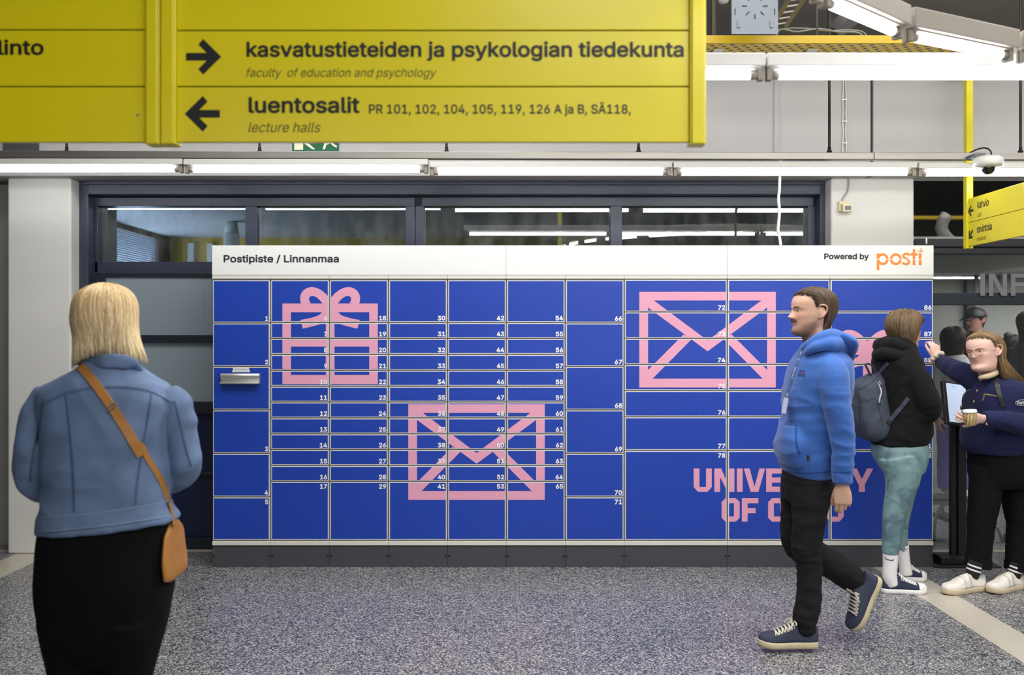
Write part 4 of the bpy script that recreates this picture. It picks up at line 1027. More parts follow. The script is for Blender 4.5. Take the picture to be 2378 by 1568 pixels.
M_SKIN = mat('skin', (214, 172, 150), 0.5, attr='tone', sss=0.15, bump=0.06, bscale=500, bdist=0.001)
M_EYE = mat('eye', (230, 228, 224), 0.15, attr='tone')
def eyes(M, parent, iris=(70, 90, 110), look=(1, 0, 0)):
    for s in (1, -1):
        mb = MB(); mb.smooth = True; c = Vector((skull(0.0, 0.121)-0.0205, s*0.031, 0.121)); mb.sphere((0, 0, 0), 0.0122, n=20, m=14)
        o = mb.build('eye', M_EYE, parent); me = o.data; a = me.color_attributes.new('tone', 'FLOAT_COLOR', 'POINT'); buf = []
        d = Vector(look).normalized()
        for v in me.vertices:
            k = v.co.normalized().dot(d); col = (0.01, 0.01, 0.01) if k > 0.965 else lin(iris) if k > 0.86 else (0.72, 0.69, 0.67)
            buf += [*col, 1]; 
        a.data.foreach_set('color', buf)
        for v in me.vertices: v.co = M @ (v.co+c)
def brows(M, parent, col):
    for s in (1, -1):
        mb = MB(); mb.smooth = True
        pts = [M @ Vector((skull(0, .137)-0.0015-0.011*t*t*1.3+0.0015, s*(0.012+0.037*t), 0.135+0.006*math.sin(t*2.4)-0.001*t)) for t in (0, .25, .5, .75, 1)]
        mb.tube(pts, [0.0022, .0034, .0034, .0028, .001], 8); mb.build('eyebrow', mat('brow_%d' % col[0], col, 0.7), parent)

def hair(M, parent, keys, col, locks=420, rad=0.0042, dark=0.55, seed=1, wave=0.0, part=0.0, top=0.008, name='hair', drift=0.0, extra=None, tipcol=None, lift=0.002, gap=None):
    "cap of hair plus combed locks; keys: (angle in degrees, z of the tips, thickness half way, thickness at the tips)"
    rnd = random.Random(seed); ks = sorted(keys); ks = [(ks[-1][0]-360,)+ks[-1][1:]]+ks+[(ks[0][0]+360,)+ks[0][1:]]
    def S(phi, t, off=0.0):
        d = math.degrees(phi) % 360; ze, tm, te = interp(ks, d)
        zz = 0.2274+(ze-0.2274)*(t**1.7 if t < 1 else t)
        g = min(1, max(0, (0.2274-zz)/0.125)); g = g*g*(3-2*g); th = top+(tm-top)*g
        if zz < 0.1024 and te > 0: th = tm+(te-tm)*min(1.1, (0.1024-zz)/max(0.02, 0.1024-ze))
        if te < 0: th = top+(tm-top)*min(1, t*2) if t < .5 else tm+(te-tm)*(t*2-1)
        zc = max(zz, 0.055); r = skull(phi, min(zc, 0.2274)); v = Vector((r*math.cos(phi), r*math.sin(phi), zz))
        upw = max(0.0, zz-0.14)/0.0875; rad_ = Vector((math.cos(phi), math.sin(phi), 0))*max(0.0, 1-upw**2)+Vector((0, 0, 1))*upw**1.5
        v += rad_.normalized()*(th+off); v.y += part*max(0, (zz-.19)/.04)*0
        if extra: v = extra(v, phi, t)
        return M @ v
    locks = int(locks*2.2); rad *= .56
    mb = MB(); mb.smooth = True; nt, npn = 22, 64; cols = []
    c0 = Vector(lin(col)); cd = c0*dark; ct = Vector(lin(tipcol)) if tipcol else c0
    outer = [[S(2*PI*i/npn, k/nt, -0.002) for i in range(npn)] for k in range(nt+1)]
    inner = [[S(2*PI*i/npn, k/nt, -0.0125-0.006*k/nt) for i in range(npn)] for k in range(nt, -1, -1)]
    mb.rings(outer+inner); cols += [cd]*(len(outer+inner)*npn)
    for _ in range(locks):
        phi = rnd.uniform(0, 2*PI); t0 = rnd.uniform(0.0, 0.3) if rnd.random() < 0.7 else rnd.uniform(0.2, 0.55); t1 = rnd.uniform(0.86, 1.06); n = 10
        if gap and gap(phi): continue
        f = rnd.uniform(0.6, 1.35); ph2 = rnd.uniform(-0.09, 0.09); wv = rnd.uniform(0, 6.28); lf = rnd.uniform(-0.001, lift+0.002); pts = []; rs = []
        for k in range(n+1):
            u = k/n; t = t0+(t1-t0)*u; wob = wave*math.sin(wv+u*9)*u
            pts.append(S(phi+ph2*u+drift*u+wob, t, lf+wave*0.02*math.cos(wv+u*9)*u)); rs.append(rad*rnd.uniform(0.9, 1.1)*max(0.15, min(1, u*5+0.2, (1-u)*2.2+0.12)))
        mb.tube(pts, rs, 4)
        for k in range(n+1): cols += [(c0.lerp(ct, k/n))*f]*4
    o = mb.build(name, mat('hair_strands', (120, 90, 60), 0.42, attr='tone', spec=0.35), parent)
    a = o.data.color_attributes.new('tone', 'FLOAT_COLOR', 'POINT'); buf = []
    for c in cols: buf += [*c, 1.0]
    a.data.foreach_set('color', buf); return o

def skull_dir(d, th):
    "point of the skull met from its middle along d, raised by th"
    C = Vector((-0.004, 0, 0.118)); lo, hi = 0.02, 0.22
    for _ in range(18):
        m = (lo+hi)/2; q = C+d*m
        if q.z < 0.2274 and math.hypot(q.x, q.y) < skull(math.atan2(q.y, q.x), max(q.z, 0.055)): lo = m
        else: hi = m
    return C+d*(lo+th)
def swept(M, parent, line, nape, col, n=420, rad=.0042, seed=2, dark=.55, th=(.003, .011, .009), name='hair_locks', wave=.05, mid=(132, .165), top=(180, .205), end=None):
    "locks combed back from the hairline: line = (angle, z) points from the middle of the forehead to the temple, used on both sides"
    n = int(n*1.9); rad *= .58
    rnd = random.Random(seed); C = Vector((-0.004, 0, 0.118)); mb = MB(); mb.smooth = True; cols = []; c0 = Vector(lin(col))
    def sd(ph, z, sg):
        a = math.radians(ph)*sg; r = skull(a, max(z, .055)); return (Vector((r*math.cos(a), r*math.sin(a), z))-C).normalized()
    for _ in range(n):
        sg = rnd.choice((-1, 1)); u = rnd.random(); ph, z = interp([(i/(len(line)-1),)+l for i, l in enumerate(line)], u)
        s0 = sd(ph+rnd.uniform(-3, 3), z+rnd.uniform(-.004, .014), sg); m = sd(top[0]+(mid[0]-top[0])*u, top[1]+(mid[1]-top[1])*u, sg).normalized()
        ea, ez = nape[0]+(nape[1]-nape[0])*(1-u)+rnd.uniform(-14, 14), nape[2]+rnd.uniform(-.012, .02)
        e0 = sd(min(ea, 180), ez, sg); k0 = rnd.uniform(0, .45) if rnd.random() < .5 else 0; pts = []; rs = []; f = rnd.uniform(.6, 1.35); h0 = rnd.uniform(-.002, .003); wv = rnd.uniform(0, 6)
        for k in range(11):
            t = k0+(1-k0)*k/10; d = (s0*(1-t)**2+m*2.2*t*(1-t)+e0*t*t); d.x += wave*.15*math.sin(wv+t*5); d.normalize()
            h = th[0]+(th[1]-th[0])*min(1, t*2.5) if t < .5 else th[1]+(th[2]-th[1])*(t*2-1)
            q = skull_dir(d, h+h0)
            if end: q = end(q, t)
            pts.append(M @ q); rs.append(rad*max(.18, min(1, k/10*4+.25, (1-k/10)*3+.15)))
        mb.tube(pts, rs, 4)
        for k in range(11): cols += [c0*f*(dark+(1-dark)*min(1, .4+k/10))]*4
    o = mb.build(name, mat('hair_strands', (120, 90, 60), .42, attr='tone', spec=.35), parent); a = o.data.color_attributes.new('tone', 'FLOAT_COLOR', 'POINT'); buf = []
    for c in cols: buf += [*c, 1.0]
    a.data.foreach_set('color', buf); return o

# ---------------------------------------------------------------- hand
def hand(mb, wrist, u, n, thumb, curl=(0.5, 0.5, 0.4), size=1.0, spread=0.0, per=None, tcurl=0.4, tout=0.7):
    "palm, four unequal fingers and a thumb; u along the hand, n where the palm faces, thumb = +1/-1 side"
    w = Vector(wrist); u = Vector(u).normalized(); n = Vector(n); n = (n-u*n.dot(u)).normalized(); s = u.cross(n)*thumb; k = size
    mb.tube([w-u*0.03*k, w+u*0.01*k, w+u*0.04*k, w+u*0.07*k, w+u*0.094*k], [.026*k, .029*k, .038*k, .0415*k, .038*k], 16, True, n, [.72, .62, .46, .38, .32])
    out = []
    for q, (bu, bs, lens, r) in enumerate(((.086, .030, (.042, .025, .021), .0088), (.091, .0100, (.046, .028, .022), .0090), (.087, -.0100, (.043, .026, .021), .0085), (.079, -.0285, (.034, .020, .018), .0077))):
        c = per[q] if per else curl; a = 0.0; p = w+(u*bu+s*bs)*k; du = (u+s*spread*(1.5-q)).normalized(); pts = [p-du*0.03*k, p]; rr = [r*k, r*k*1.04]
        for ln, ang, m in zip(lens, c, (1, .95, .82)):
            a += ang; d = du*math.cos(a)+n*math.sin(a); pts.append(pts[-1]+d*ln*k*0.55); rr.append(r*k*m*0.98); pts.append(pts[-1]+d*ln*k*0.45); rr.append(r*k*m*(1.0 if m > .9 else .8))
        mb.tube(pts, rr, 10); out.append(pts)
    p = w+(u*.022+s*.024+n*.006)*k; d = (u*.75+s*tout+n*.30).normalized(); pts = [p-d*.01*k, p+d*.012*k]; rr = [.013*k, .0135*k]
    for ln, r in ((.034, .0115), (.030, .0098), (.022, .0078)):
        pts.append(pts[-1]+d*ln*k); rr.append(r*k); d = (d+(u*.6+n*.5-s*.35)*tcurl).normalized()
    mb.tube(pts, rr, 10); return out

# ---------------------------------------------------------------- shoe
def shoe(parent, heel, toe, up, width, upper, sole, lace=None, sole_h=0.026, height=0.085, toecap=None, open_=0.30, straps=None, name='shoe', bend=0.0, nlace=6):
    heel, toe, up = Vector(heel), Vector(toe), Vector(up); ex = (toe-heel); L = ex.length; ex.normalize(); ez = (up-ex*up.dot(ex)).normalized(); ey = ez.cross(ex)
    wt = [(0, .02), (.012, .34), (.04, .58), (.1, .74), (.2, .80), (.38, .76), (.55, .88), (.72, 1.0), (.84, .94), (.92, .74), (.97, .50), (.99, .28), (1, .02)]
    k = width/2
    def zb(u): return 0.010*max(0, (u-0.72)/0.28)**2
    def pt(u, y, z): return heel+ex*(u*L)+ey*y+ez*(z+bend*max(0, 0.35-u)**2)
    us = [0, .012, .03, .06, .1, .16, .22, .3, .38, .46, .54, .62, .7, .77, .83, .88, .92, .95, .975, .99, 1]
    mb = MB(); mb.smooth = True; rings = []
    for u in us:
        w = interp(wt, u)[0]*k; b, h = zb(u), sole_h
        rings.append([pt(u, y, z) for y, z in ((-w*.96, b), (-w*1.0, b+h*.35), (-w*1.0, b+h*.8), (-w*.94, b+h), (w*.94, b+h), (w*1.0, b+h*.8), (w*1.0, b+h*.35), (w*.96, b))])
    mb.rings(rings)
    hgt = [(0, height*.82), (.06, height*.80), (.18, height*.66), (.28, height*.74), (.36, height*.95), (.42, height*.96), (.55, height*.80), (.7, height*.58), (.82, height*.47), (.92, height*.40), (.98, height*.24), (1, height*.05)]
    ub = MB(); ub.smooth = True; ur = []
    for u in us[1:-1]:
        w = interp(wt, u)[0]*k*.95; b = zb(u)+sole_h*.8; H = interp(hgt, u)[0]; ring = []
        sq = 0.5 if u > 0.35 else 0.62
        for i in range(17):
            a = PI*i/16; c, s = math.cos(a), math.sin(a)
            nar = 1-0.35*s if u < .5 else 1-0.12*s
            ring.append(pt(u, -w*math.copysign(abs(c)**sq, c)*nar, b+H*abs(s)**0.75))
        ur.append(ring)
    ub.rings(ur)
    o = ub.build(name, upper, parent); mb.build('sole', sole, o)
    def top(u, f):
        w = interp(wt, u)[0]*k*.95; b = zb(u)+sole_h*.8; H = interp(hgt, u)[0]; a = PI/2*(1-f); c, s = math.cos(a), math.sin(a)
        return pt(u, w*math.copysign(abs(c)**.5, c)*(1-0.12*s if u >= .5 else 1-0.35*s), b+H*abs(s)**.75+0.0025)
    if lace:
        lb = MB(); lb.smooth = True
        for q in range(nlace):
            u = .42+.28*q/(nlace-1)
            for sg in (1, -1): lb.tube(spline([tuple(top(u+.02*(f+1), sg*f*.55)) for f in (-1, -.5, 0, .5, 1)], 9), .0032, 6)
        for sg in (1, -1):
            a = top(.42, .1*sg); lb.tube(spline([tuple(a), tuple(a+ez*.015+ey*sg*.02), tuple(a+ez*.004+ey*sg*.04-ex*.005), tuple(a-ez*.004+ey*sg*.02+ex*.01), tuple(a)], 12), .003, 6)
            lb.tube(spline([tuple(a), tuple(a+ey*sg*.03+ez*.006+ex*.01), tuple(a+ey*sg*.042-ez*.018+ex*.03)], 10), .003, 6)
        lb.build('laces', lace, o)
    if toecap:
        tb = MB(); tb.smooth = True; rs = []
        for u in (.80, .84, .88, .92, .95, .975, .99):
            w = interp(wt, u)[0]*k*.975; b = zb(u)+sole_h*.75; H = interp(hgt, u)[0]*1.05+.001
            rs.append([pt(u, -w*math.copysign(abs(math.cos(PI*i/16))**.5, math.cos(PI*i/16))*(1-.12*math.sin(PI*i/16)), b+H*abs(math.sin(PI*i/16))**.75) for i in range(17)])
        tb.rings(rs); tb.build('toe_cap', toecap, o)
    if straps:
        for u0, u1 in ((.42, .53), (.57, .68)):
            tb = MB(); tb.smooth = True; rs = []
            for u in (u0, (u0+u1)/2, u1):
                rs.append([top(u, f)+ez*.0025 for f in (-.95, -.6, -.3, 0, .3, .6, .95)]+[top(u, f)-ez*.003 for f in (.95, .6, .3, 0, -.3, -.6, -.95)])
            tb.rings(rs); tb.build('strap', straps, o)
    return o

def person(label, loc):
    return thing('person', label, 'person', loc)
def ankle(mb, a, b, r0, r1): mb.tube([a, b], [r0, r1], 14)

# ================================================================ the man in the blue hoodie
Ym = 4.847
t = person('man in blue hoodie and black jeans walking left past the lockers', (P(1890, 1500, Ym).x, Ym, 0))
Hm = head_matrix(1885, 783, Ym, (-1, -0.10), (1.10, 1.05, 1.03), pitch=-0.02)
mb = MB(); head_shape(mb, Hm, nose=1.0, ear=-.014)
limb(mb, [(1890, 745, 29, 0), (1892, 775, 30, 0), (1898, 800, 32, 0), (1900, 822, 38, 0)], Ym)
sil(mb, [(812, 1872, 1930, .08), (835, 1858, 1955, .15), (900, 1845, 1955, .16), (1000, 1842, 1945, .13), (1090, 1845, 1930, .13), (1120, 1850, 1925, .13)], Ym)
limb(mb, [(1925, 850, 20, -.14), (1945, 960, 18, -.2), (1955, 1060, 15, -.22), (1955, 1105, 12, -.22), (1955, 1122, 11.5, -.22)], Ym)
limb(mb, [(1915, 850, 20, .14), (1930, 960, 18, .2), (1880, 1015, 15, .2), (1850, 1030, 13, .14)], Ym)
limb(mb, [(1888, 1110, 30, -.07), (1878, 1200, 26, -.07), (1875, 1290, 20, -.07), (1876, 1400, 18, -.07), (1878, 1460, 16, -.07), (1872, 1478, 16, -.07)], Ym)
limb(mb, [(1880, 1110, 28, .09), (1858, 1255, 20, .09), (1930, 1305, 17, .1), (2000, 1362, 15, .1), (2010, 1385, 14, .1)], Ym)
hand(mb, P(1957, 1124, Ym-.22), (0.02, 0.0, -1), (0.25, 0.95, 0.0), -1, per=((.55, .5, .4), (.6, .6, .4), (.7, .7, .5), (.8, .8, .5)), size=1.0, tout=.3)
hand(mb, P(1848, 1033, Ym+.13), (-.9, -.3, -.3), (0.3, -1, 0), 1, curl=(.5, .6, .4), size=.9)
union('body', mb, 0.0034, 2, M_SKIN, t, paint=skin_paint(Hm, (212, 170, 146), beard=1.0, blush=.16, beardcol=(104, 76, 56)))
eyes(Hm, t, (84, 100, 110)); brows(Hm, t, (88, 66, 50))
mb = MB(); mb.smooth = True
for k in range(26):
    a = -0.030+0.060*k/25; base = Hm @ Vector((skull(0, .078)+0.004-a*a*9, a, 0.0815)); tip = Hm @ Vector((skull(0, .073)+0.0065-a*a*9.5, a*1.12, 0.0715-abs(a)*.12)); mb.tube([base, base.lerp(tip, .5)+(base-Hm @ Vector((0, 0, .08))).normalized()*.0012, tip], [.0012, .0016, .0006], 5)
mb.build('moustache', mat('moustache_brown', (96, 68, 48), 0.7), t)
mk = [(0, .200, .006, -.004), (35, .200, .006, -.004), (62, .196, .006, -.004), (76, .185, .006, -.004), (86, .150, .006, -.003), (95, .140, .006, .0), (108, .136, .008, .004), (114, .085, .011, .012), (121, .02, .013, .014), (132, .004, .013, .015), (150, .0, .013, .014), (180, .0, .012, .010)]
mk += [(360-a, b, c, d) for a, b, c, d in mk[1:-1]]
hr = hair(Hm, t, mk, (84, 68, 54), locks=160, rad=.0034, dark=.6, seed=3, top=.008, wave=.05)
swept(Hm, hr, [(0, .193), (30, .193), (55, .190), (70, .178), (77, .160), (81, .146), (84, .136)], (120, 180, .014), (92, 74, 58), n=760, rad=.0036, th=(.003, .011, .012))
# hoodie
M_HOOD = mat('blue_fleece', (46, 94, 170), 0.85, bump=0.25, bscale=420, var=.06, vscale=9, sheen=.25, bdist=.001)
mb = MB()
sil(mb, [(800, 1868, 1934, .085), (814, 1856, 1954, .13), (832, 1846, 1968, .18), (846, 1839, 1972, .205), (882, 1829, 1974, .215), (930, 1821, 1968, .20), (985, 1816, 1958, .185), (1022, 1804, 1952, .18), (1042, 1802, 1948, .18), (1067, 1809, 1942, .175), (1086, 1819, 1935, .17), (1095, 1823, 1932, .165), (1104, 1828, 1931, .163)], Ym)
limb(mb, [(1916, 838, 30, -.10), (1932, 870, 37, -.17), (1938, 915, 35, -.20), (1949, 965, 31, -.215), (1955, 1010, 28.5, -.22), (1958, 1055, 26, -.22), (1957, 1088, 24, -.22), (1955, 1100, 21.5, -.22), (1955, 1122, 22, -.22)], Ym)
limb(mb, [(1908, 845, 30, .10), (1925, 900, 33, .19), (1930, 970, 29, .21), (1905, 1010, 26, .2), (1868, 1030, 24, .16), (1835, 1036, 22, .12)], Ym)
# kangaroo pocket bulge
sil(mb, [(985, 1812, 1850, .10, -.04), (1015, 1802, 1862, .13, -.05), (1045, 1800, 1866, .14, -.05), (1075, 1812, 1862, .12, -.05)], Ym)
f1 = folds(.007, (5, 5, 13), 3.1)
def man_disp(co, n):
    px = CX+co.x*F/co.y; py = CY-(co.z-EYE)*F/co.y; d = f1(co, n)*(.5 if py < 900 else 1)
    if px > 1915 and py > 930 and co.y < Ym-.05: d += .006*max(-.3, noise.noise(Vector((co.x*9, co.y*9, co.z*27+co.x*14))))*min(1, (py-930)/60)
    return d
hood_o = union('hoodie', mb, 0.0065, 4, M_HOOD, t, disp=man_disp)
# hood lying on the shoulders
mb = MB()
hp = [(1862, 812, 8, -.075), (1878, 800, 11, -.115), (1905, 785, 14, -.125), (1932, 781, 17, -.09), (1950, 790, 19, 0.0), (1932, 781, 17, .09), (1905, 785, 14, .125), (1878, 800, 11, .115), (1862, 812, 8, .075)]
limb(mb, hp, Ym, res=60)
hp2 = [(1868, 822, 7, -.11), (1895, 806, 13, -.15), (1930, 800, 17, -.13), (1956, 806, 19, -.05), (1960, 808, 19, .05), (1930, 800, 17, .13), (1895, 806, 13, .15)]
limb(mb, hp2, Ym, res=60)
limb(mb, [(1938, 776, 9, 0, 6), (1956, 790, 14, 0, 6), (1966, 806, 14, 0, 5), (1972, 824, 9, 0, 4), (1974, 840, 4, 0, 4)], Ym)
union('hood', mb, 0.006, 5, M_HOOD, t, disp=folds(.005, (12, 12, 12), 5))
bv = [bvh_of(hood_o)]
mb = MB(); ribbon(mb, bv, [(1849, 986), (1848, 1010), (1850, 1035), (1858, 1055)], 3, Ym, .002, .002); ribbon(mb, bv, [(1819, 984), (1835, 987), (1849, 989)], 2, Ym, .002, .002)
mb.build('pocket_seam', mat('fleece_seam', (28, 66, 134), .9), t)
mb = MB(); ribbon(mb, bv, [(1877, 1058), (1877, 1070)], 5.5, Ym, .003, .002); mb.build('hem_tag', mat('dark_tag', (34, 34, 40), .7), t)
mb = MB(); ribbon(mb, bv, [(1856, 861), (1868, 862)], 3.2, Ym, .003, .002); ribbon(mb, bv, [(1853, 868.5), (1869, 870)], 8, Ym, .0025, .002)
mb.build('chest_patch', mat('patch_navy', (50, 62, 120), .8), t)
mb = MB(); ribbon(mb, bv, [(1861, 865.5), (1865, 866)], 1.6, Ym, .006, .001); mb.build('chest_emblem', mat('patch_red', (190, 60, 80), .7), t)
mb = MB(); ribbon(mb, bv, [(1818, 1092), (1850, 1099), (1900, 1098), (1931, 1095)], 2, Ym, .001, .0015); ribbon(mb, bv, [(1934, 1096), (1955, 1098), (1977, 1096)], 2, Ym-.2, .001, .0015); mb.build('rib_seam', MATS['fleece_seam'], t)
# lanyard with badge
mb = MB(); ribbon(mb, bv, [(1866, 803), (1858, 822), (1848, 850), (1840, 872), (1834, 895), (1829, 912)], 6, Ym-.05, .004, .002, n=30); mb.build('lanyard', mat('lanyard_grey', (70, 92, 140), .7), t)
mb = MB()
lp_ = spline([(1866, 803), (1858, 822), (1848, 850), (1840, 872), (1834, 895), (1829, 912)], 60)
for k in (4, 7, 10, 13, 16, 25, 28, 31, 34, 37): ribbon(mb, bv, [lp_[k], lp_[k+2]], 3, Ym-.05, .0068, .0004, n=3)
mb.build('lanyard_print', mat('pale_print', (168, 182, 206), .6), t)
q = P(1829, 915, Ym-.09); mb = MB(); mb.smooth = True; mb.tube([q, P(1828, 924, Ym-.1)], .006, 8); mb.build('clip', M_ZINC, t)
q0, q1 = P(1826, 924, Ym-.10), P(1820, 960, Ym-.10); mb = MB(); mb.tube([q0, q1], .012, 4, True, (0, 1, 0), 3.0); mb.build('badge', mat('badge_plastic', (200, 206, 240), .2), t)
# jeans
M_JEAN = mat('black_denim', (27, 27, 30), 0.9, spec=.25, bump=.2, bscale=500, var=.2, vscale=14, bdist=.001)
mb = MB()
sil(mb, [(1090, 1822, 1930, .15), (1112, 1820, 1932, .155), (1140, 1818, 1932, .155), (1160, 1820, 1926, .14)], Ym)
limb(mb, [(1884, 1100, 44, -.075, .85), (1885, 1140, 47, -.08, .85), (1880, 1199, 40, -.08), (1875, 1240, 35.5, -.08), (1873, 1275, 33.5, -.08), (1878, 1305, 30, -.08), (1880, 1340, 28.5, -.08), (1878, 1395, 29, -.08), (1872, 1428, 29, -.08), (1870, 1450, 26, -.08), (1876, 1472, 21, -.08)], Ym)
limb(mb, [(1868, 1105, 46, .07, .85), (1861, 1150, 46, .08, .85), (1856, 1205, 42, .09), (1852, 1245, 38, .09), (1862, 1272, 36, .095), (1900, 1292, 33, .1), (1940, 1316, 33, .1), (1975, 1342, 31, .1), (2000, 1364, 28, .1)], Ym)
fj = folds(.0055, (9, 9, 16), 8.0)
def jean_disp(co, n):
    px = CX+co.x*F/co.y; py = CY-(co.z-EYE)*F/co.y; d = fj(co, n)
    if 1265 < py < 1330 and px < 1915: d += .0045*noise.noise(Vector((co.x*10, co.y*10, co.z*60)))
    if py > 1425 and px < 1930: d += .005*noise.noise(Vector((co.x*12, co.y*12, co.z*45)))
    return d
jo = union('jeans', mb, 0.0065, 3, M_JEAN, t, disp=jean_disp)
bj = [bvh_of(jo)]
mb = MB(); ribbon(mb, bj, [(1846, 1121), (1880, 1123), (1929, 1118)], 2, Ym, .001, .0015); mb.build('waistband_seam', mat('denim_seam', (24, 24, 26), .9), t)
M_NAVYCLOTH = mat('navy_canvas', (52, 58, 78), .8, bump=.2, bscale=600, bdist=.001); M_SOLE = mat('cream_sole', (206, 192, 158), .6, var=.06, vscale=30); M_LACE = mat('cream_lace', (224, 216, 196), .8)
shoe(t, P(1900, 1502, Ym-.08)*1, P(1760, 1502, Ym-.08), (0, 0, 1), .104, M_NAVYCLOTH, M_SOLE, M_LACE, sole_h=.030, height=.092)
hl, te = P(2044, 1341, Ym+.08), P(1985, 1468, Ym+.06); 
shoe(t, hl, te, (-.9, -.25, -.42), .100, M_NAVYCLOTH, M_SOLE, M_LACE, sole_h=.030, height=.09)

# ================================================================ the woman with the backpack
Yw = 5.93
t = person('woman in black hoodie and teal leggings facing the lockers, arms crossed', (P(2095, 1370, Yw).x, Yw, 0))
Hw = head_matrix(2099, 811, Yw, (0.93, 0.37), (1.02, 1.0, 1.0), pitch=.10)
mb = MB(); head_shape(mb, Hw, nose=.8)
limb(mb, [(2093, 790, 20, 0), (2088, 815, 22, 0), (2086, 835, 26, 0)], Yw)
sil(mb, [(825, 2066, 2112, .07), (850, 2052, 2128, .14), (900, 2050, 2130, .14), (1000, 2045, 2130, .13), (1040, 2040, 2135, .13), (1065, 2045, 2130, .13)], Yw)
limb(mb, [(2110, 850, 15, -.13), (2145, 920, 13, -.15), (2165, 955, 12, -.13), (2140, 958, 10, -.14)], Yw)
limb(mb, [(2105, 850, 15, .13), (2140, 930, 13, .16), (2166, 952, 12, .0), (2150, 950, 10, -.10), (2143, 949, 10, -.135)], Yw)
limb(mb, [(2090, 1060, 28, -.06), (2088, 1150, 22, -.07), (2078, 1220, 16, -.07), (2070, 1290, 13, -.07), (2067, 1340, 11, -.07), (2072, 1362, 12, -.07)], Yw)
limb(mb, [(2096, 1060, 26, .08), (2095, 1160, 17, .10), (2091, 1215, 12, .13), (2095, 1275, 10, .145), (2099, 1310, 11, .15), (2105, 1328, 12, .15)], Yw)
hand(mb, P(2150, 949, Yw-.135), (-1, -.15, -.02), (0.05, .8, -.3), 1, curl=(.25, .3, .3), size=.85)
hand(mb, P(2135, 962, Yw-.08), (-.9, .5, .1), (.4, .9, 0), 1, curl=(.3, .3, .3), size=.8)
union('body', mb, 0.0036, 2, M_SKIN, t, paint=skin_paint(Hw, (210, 164, 142), blush=.2))
eyes(Hw, t); brows(Hw, t, (90, 70, 54))
wk = [(0, .185, .014, .012), (25, .17, .016, .016), (40, .12, .018, .016), (52, .045, .020, .018), (70, .008, .022, .020), (100, .0, .024, .022), (140, .02, .025, .018), (180, .030, .026, .012)]
wk += [(360-a, b, c, d) for a, b, c, d in wk[1:-1]]
wk = [w for w in wk if not 261 < w[0] < 330]+[(262, .0, .024, .022), (272, .0, .022, .018), (279, .03, .020, .014), (285, .10, .017, .010), (292, .15, .013, .006), (312, .18, .011, .004)]
hair(Hw, t, wk, (108, 88, 64), locks=620, rad=.0042, dark=.45, seed=5, top=.012, wave=.06)
M_BLKF = mat('black_fleece', (19, 19, 21), .9, bump=.25, bscale=450, sheen=.03, spec=.2, bdist=.001)
mb = MB()
sil(mb, [(783, 2066, 2112, .085), (800, 2050, 2122, .12), (818, 2037, 2126, .16), (842, 2033, 2134, .20), (870, 2036, 2140, .205), (900, 2040, 2146, .20), (930, 2042, 2150, .195), (960, 2040, 2154, .19), (985, 2036, 2158, .188), (1006, 2031, 2158, .185), (1016, 2029, 2154, .18), (1026, 2028, 2148, .175), (1034, 2029, 2146, .172)], Yw)
limb(mb, [(2112, 845, 24, -.10), (2124, 870, 27, -.16), (2140, 900, 26, -.19), (2155, 930, 25, -.20), (2164, 952, 22, -.19), (2158, 966, 17, -.175), (2140, 966, 14, -.16), (2118, 964, 13, -.12)], Yw)
limb(mb, [(2112, 845, 24, .10), (2140, 890, 25, .17), (2162, 935, 23, .12), (2166, 952, 20, .0), (2158, 950, 14, -.10), (2150, 949, 12, -.125)], Yw)
ho = union('hoodie', mb, .0065, 4, M_BLKF, t, disp=folds(.006, (7, 7, 12), 2.2))
mb = MB()
limb(mb, [(2066, 786, 9, -.06), (2050, 800, 13, -.06), (2044, 818, 15, 0), (2050, 800, 13, .06), (2066, 786, 9, .06)], Yw, res=40)
limb(mb, [(2122, 826, 8, -.06), (2105, 812, 12, -.11), (2075, 800, 15, -.12), (2052, 800, 17, -.06), (2046, 804, 18, .03), (2070, 800, 15, .11), (2105, 812, 12, .1), (2122, 826, 8, .05)], Yw, res=60)
limb(mb, [(2120, 836, 6, -.10), (2095, 830, 11, -.15), (2060, 822, 13, -.14), (2040, 824, 14, -.04), (2040, 824, 14, .05)], Yw, res=50)
union('hood', mb, .006, 5, M_BLKF, t, disp=folds(.004, (12, 12, 12), 1))
M_LEG = bpy.data.materials.new('marbled_teal'); M_LEG.use_nodes = True
nt = M_LEG.node_tree; b_ = nt.nodes['Principled BSDF']; b_.inputs['Roughness'].default_value = .7
tc = nt.nodes.new('ShaderNodeTexCoord'); n1 = nt.nodes.new('ShaderNodeTexNoise'); n1.inputs['Scale'].default_value = 7; n1.inputs['Detail'].default_value = 7; n1.inputs['Distortion'].default_value = 1.2
vo = nt.nodes.new('ShaderNodeTexVoronoi'); vo.inputs['Scale'].default_value = 48; mxv = nt.nodes.new('ShaderNodeMix'); mxv.data_type = 'RGBA'; mxv.inputs[0].default_value = .2
nt.links.new(tc.outputs['Object'], n1.inputs['Vector']); nt.links.new(tc.outputs['Object'], mxv.inputs[6]); nt.links.new(n1.outputs['Color'], mxv.inputs[7]); nt.links.new(mxv.outputs[2], vo.inputs['Vector'])
rp = nt.nodes.new('ShaderNodeValToRGB'); rp.color_ramp.elements[0].position = .54; rp.color_ramp.elements[0].color = (*lin((116, 146, 148)), 1); rp.color_ramp.elements[1].position = .68; rp.color_ramp.elements[1].color = (*lin((84, 114, 122)), 1)
ad = nt.nodes.new('ShaderNodeMath'); ad.operation = 'MULTIPLY_ADD'; ad.inputs[1].default_value = .10
sp_ = nt.nodes.new('ShaderNodeSeparateColor'); nt.links.new(vo.outputs['Color'], sp_.inputs[0]); nt.links.new(sp_.outputs[0], ad.inputs[0]); nt.links.new(n1.outputs[0], ad.inputs[2])
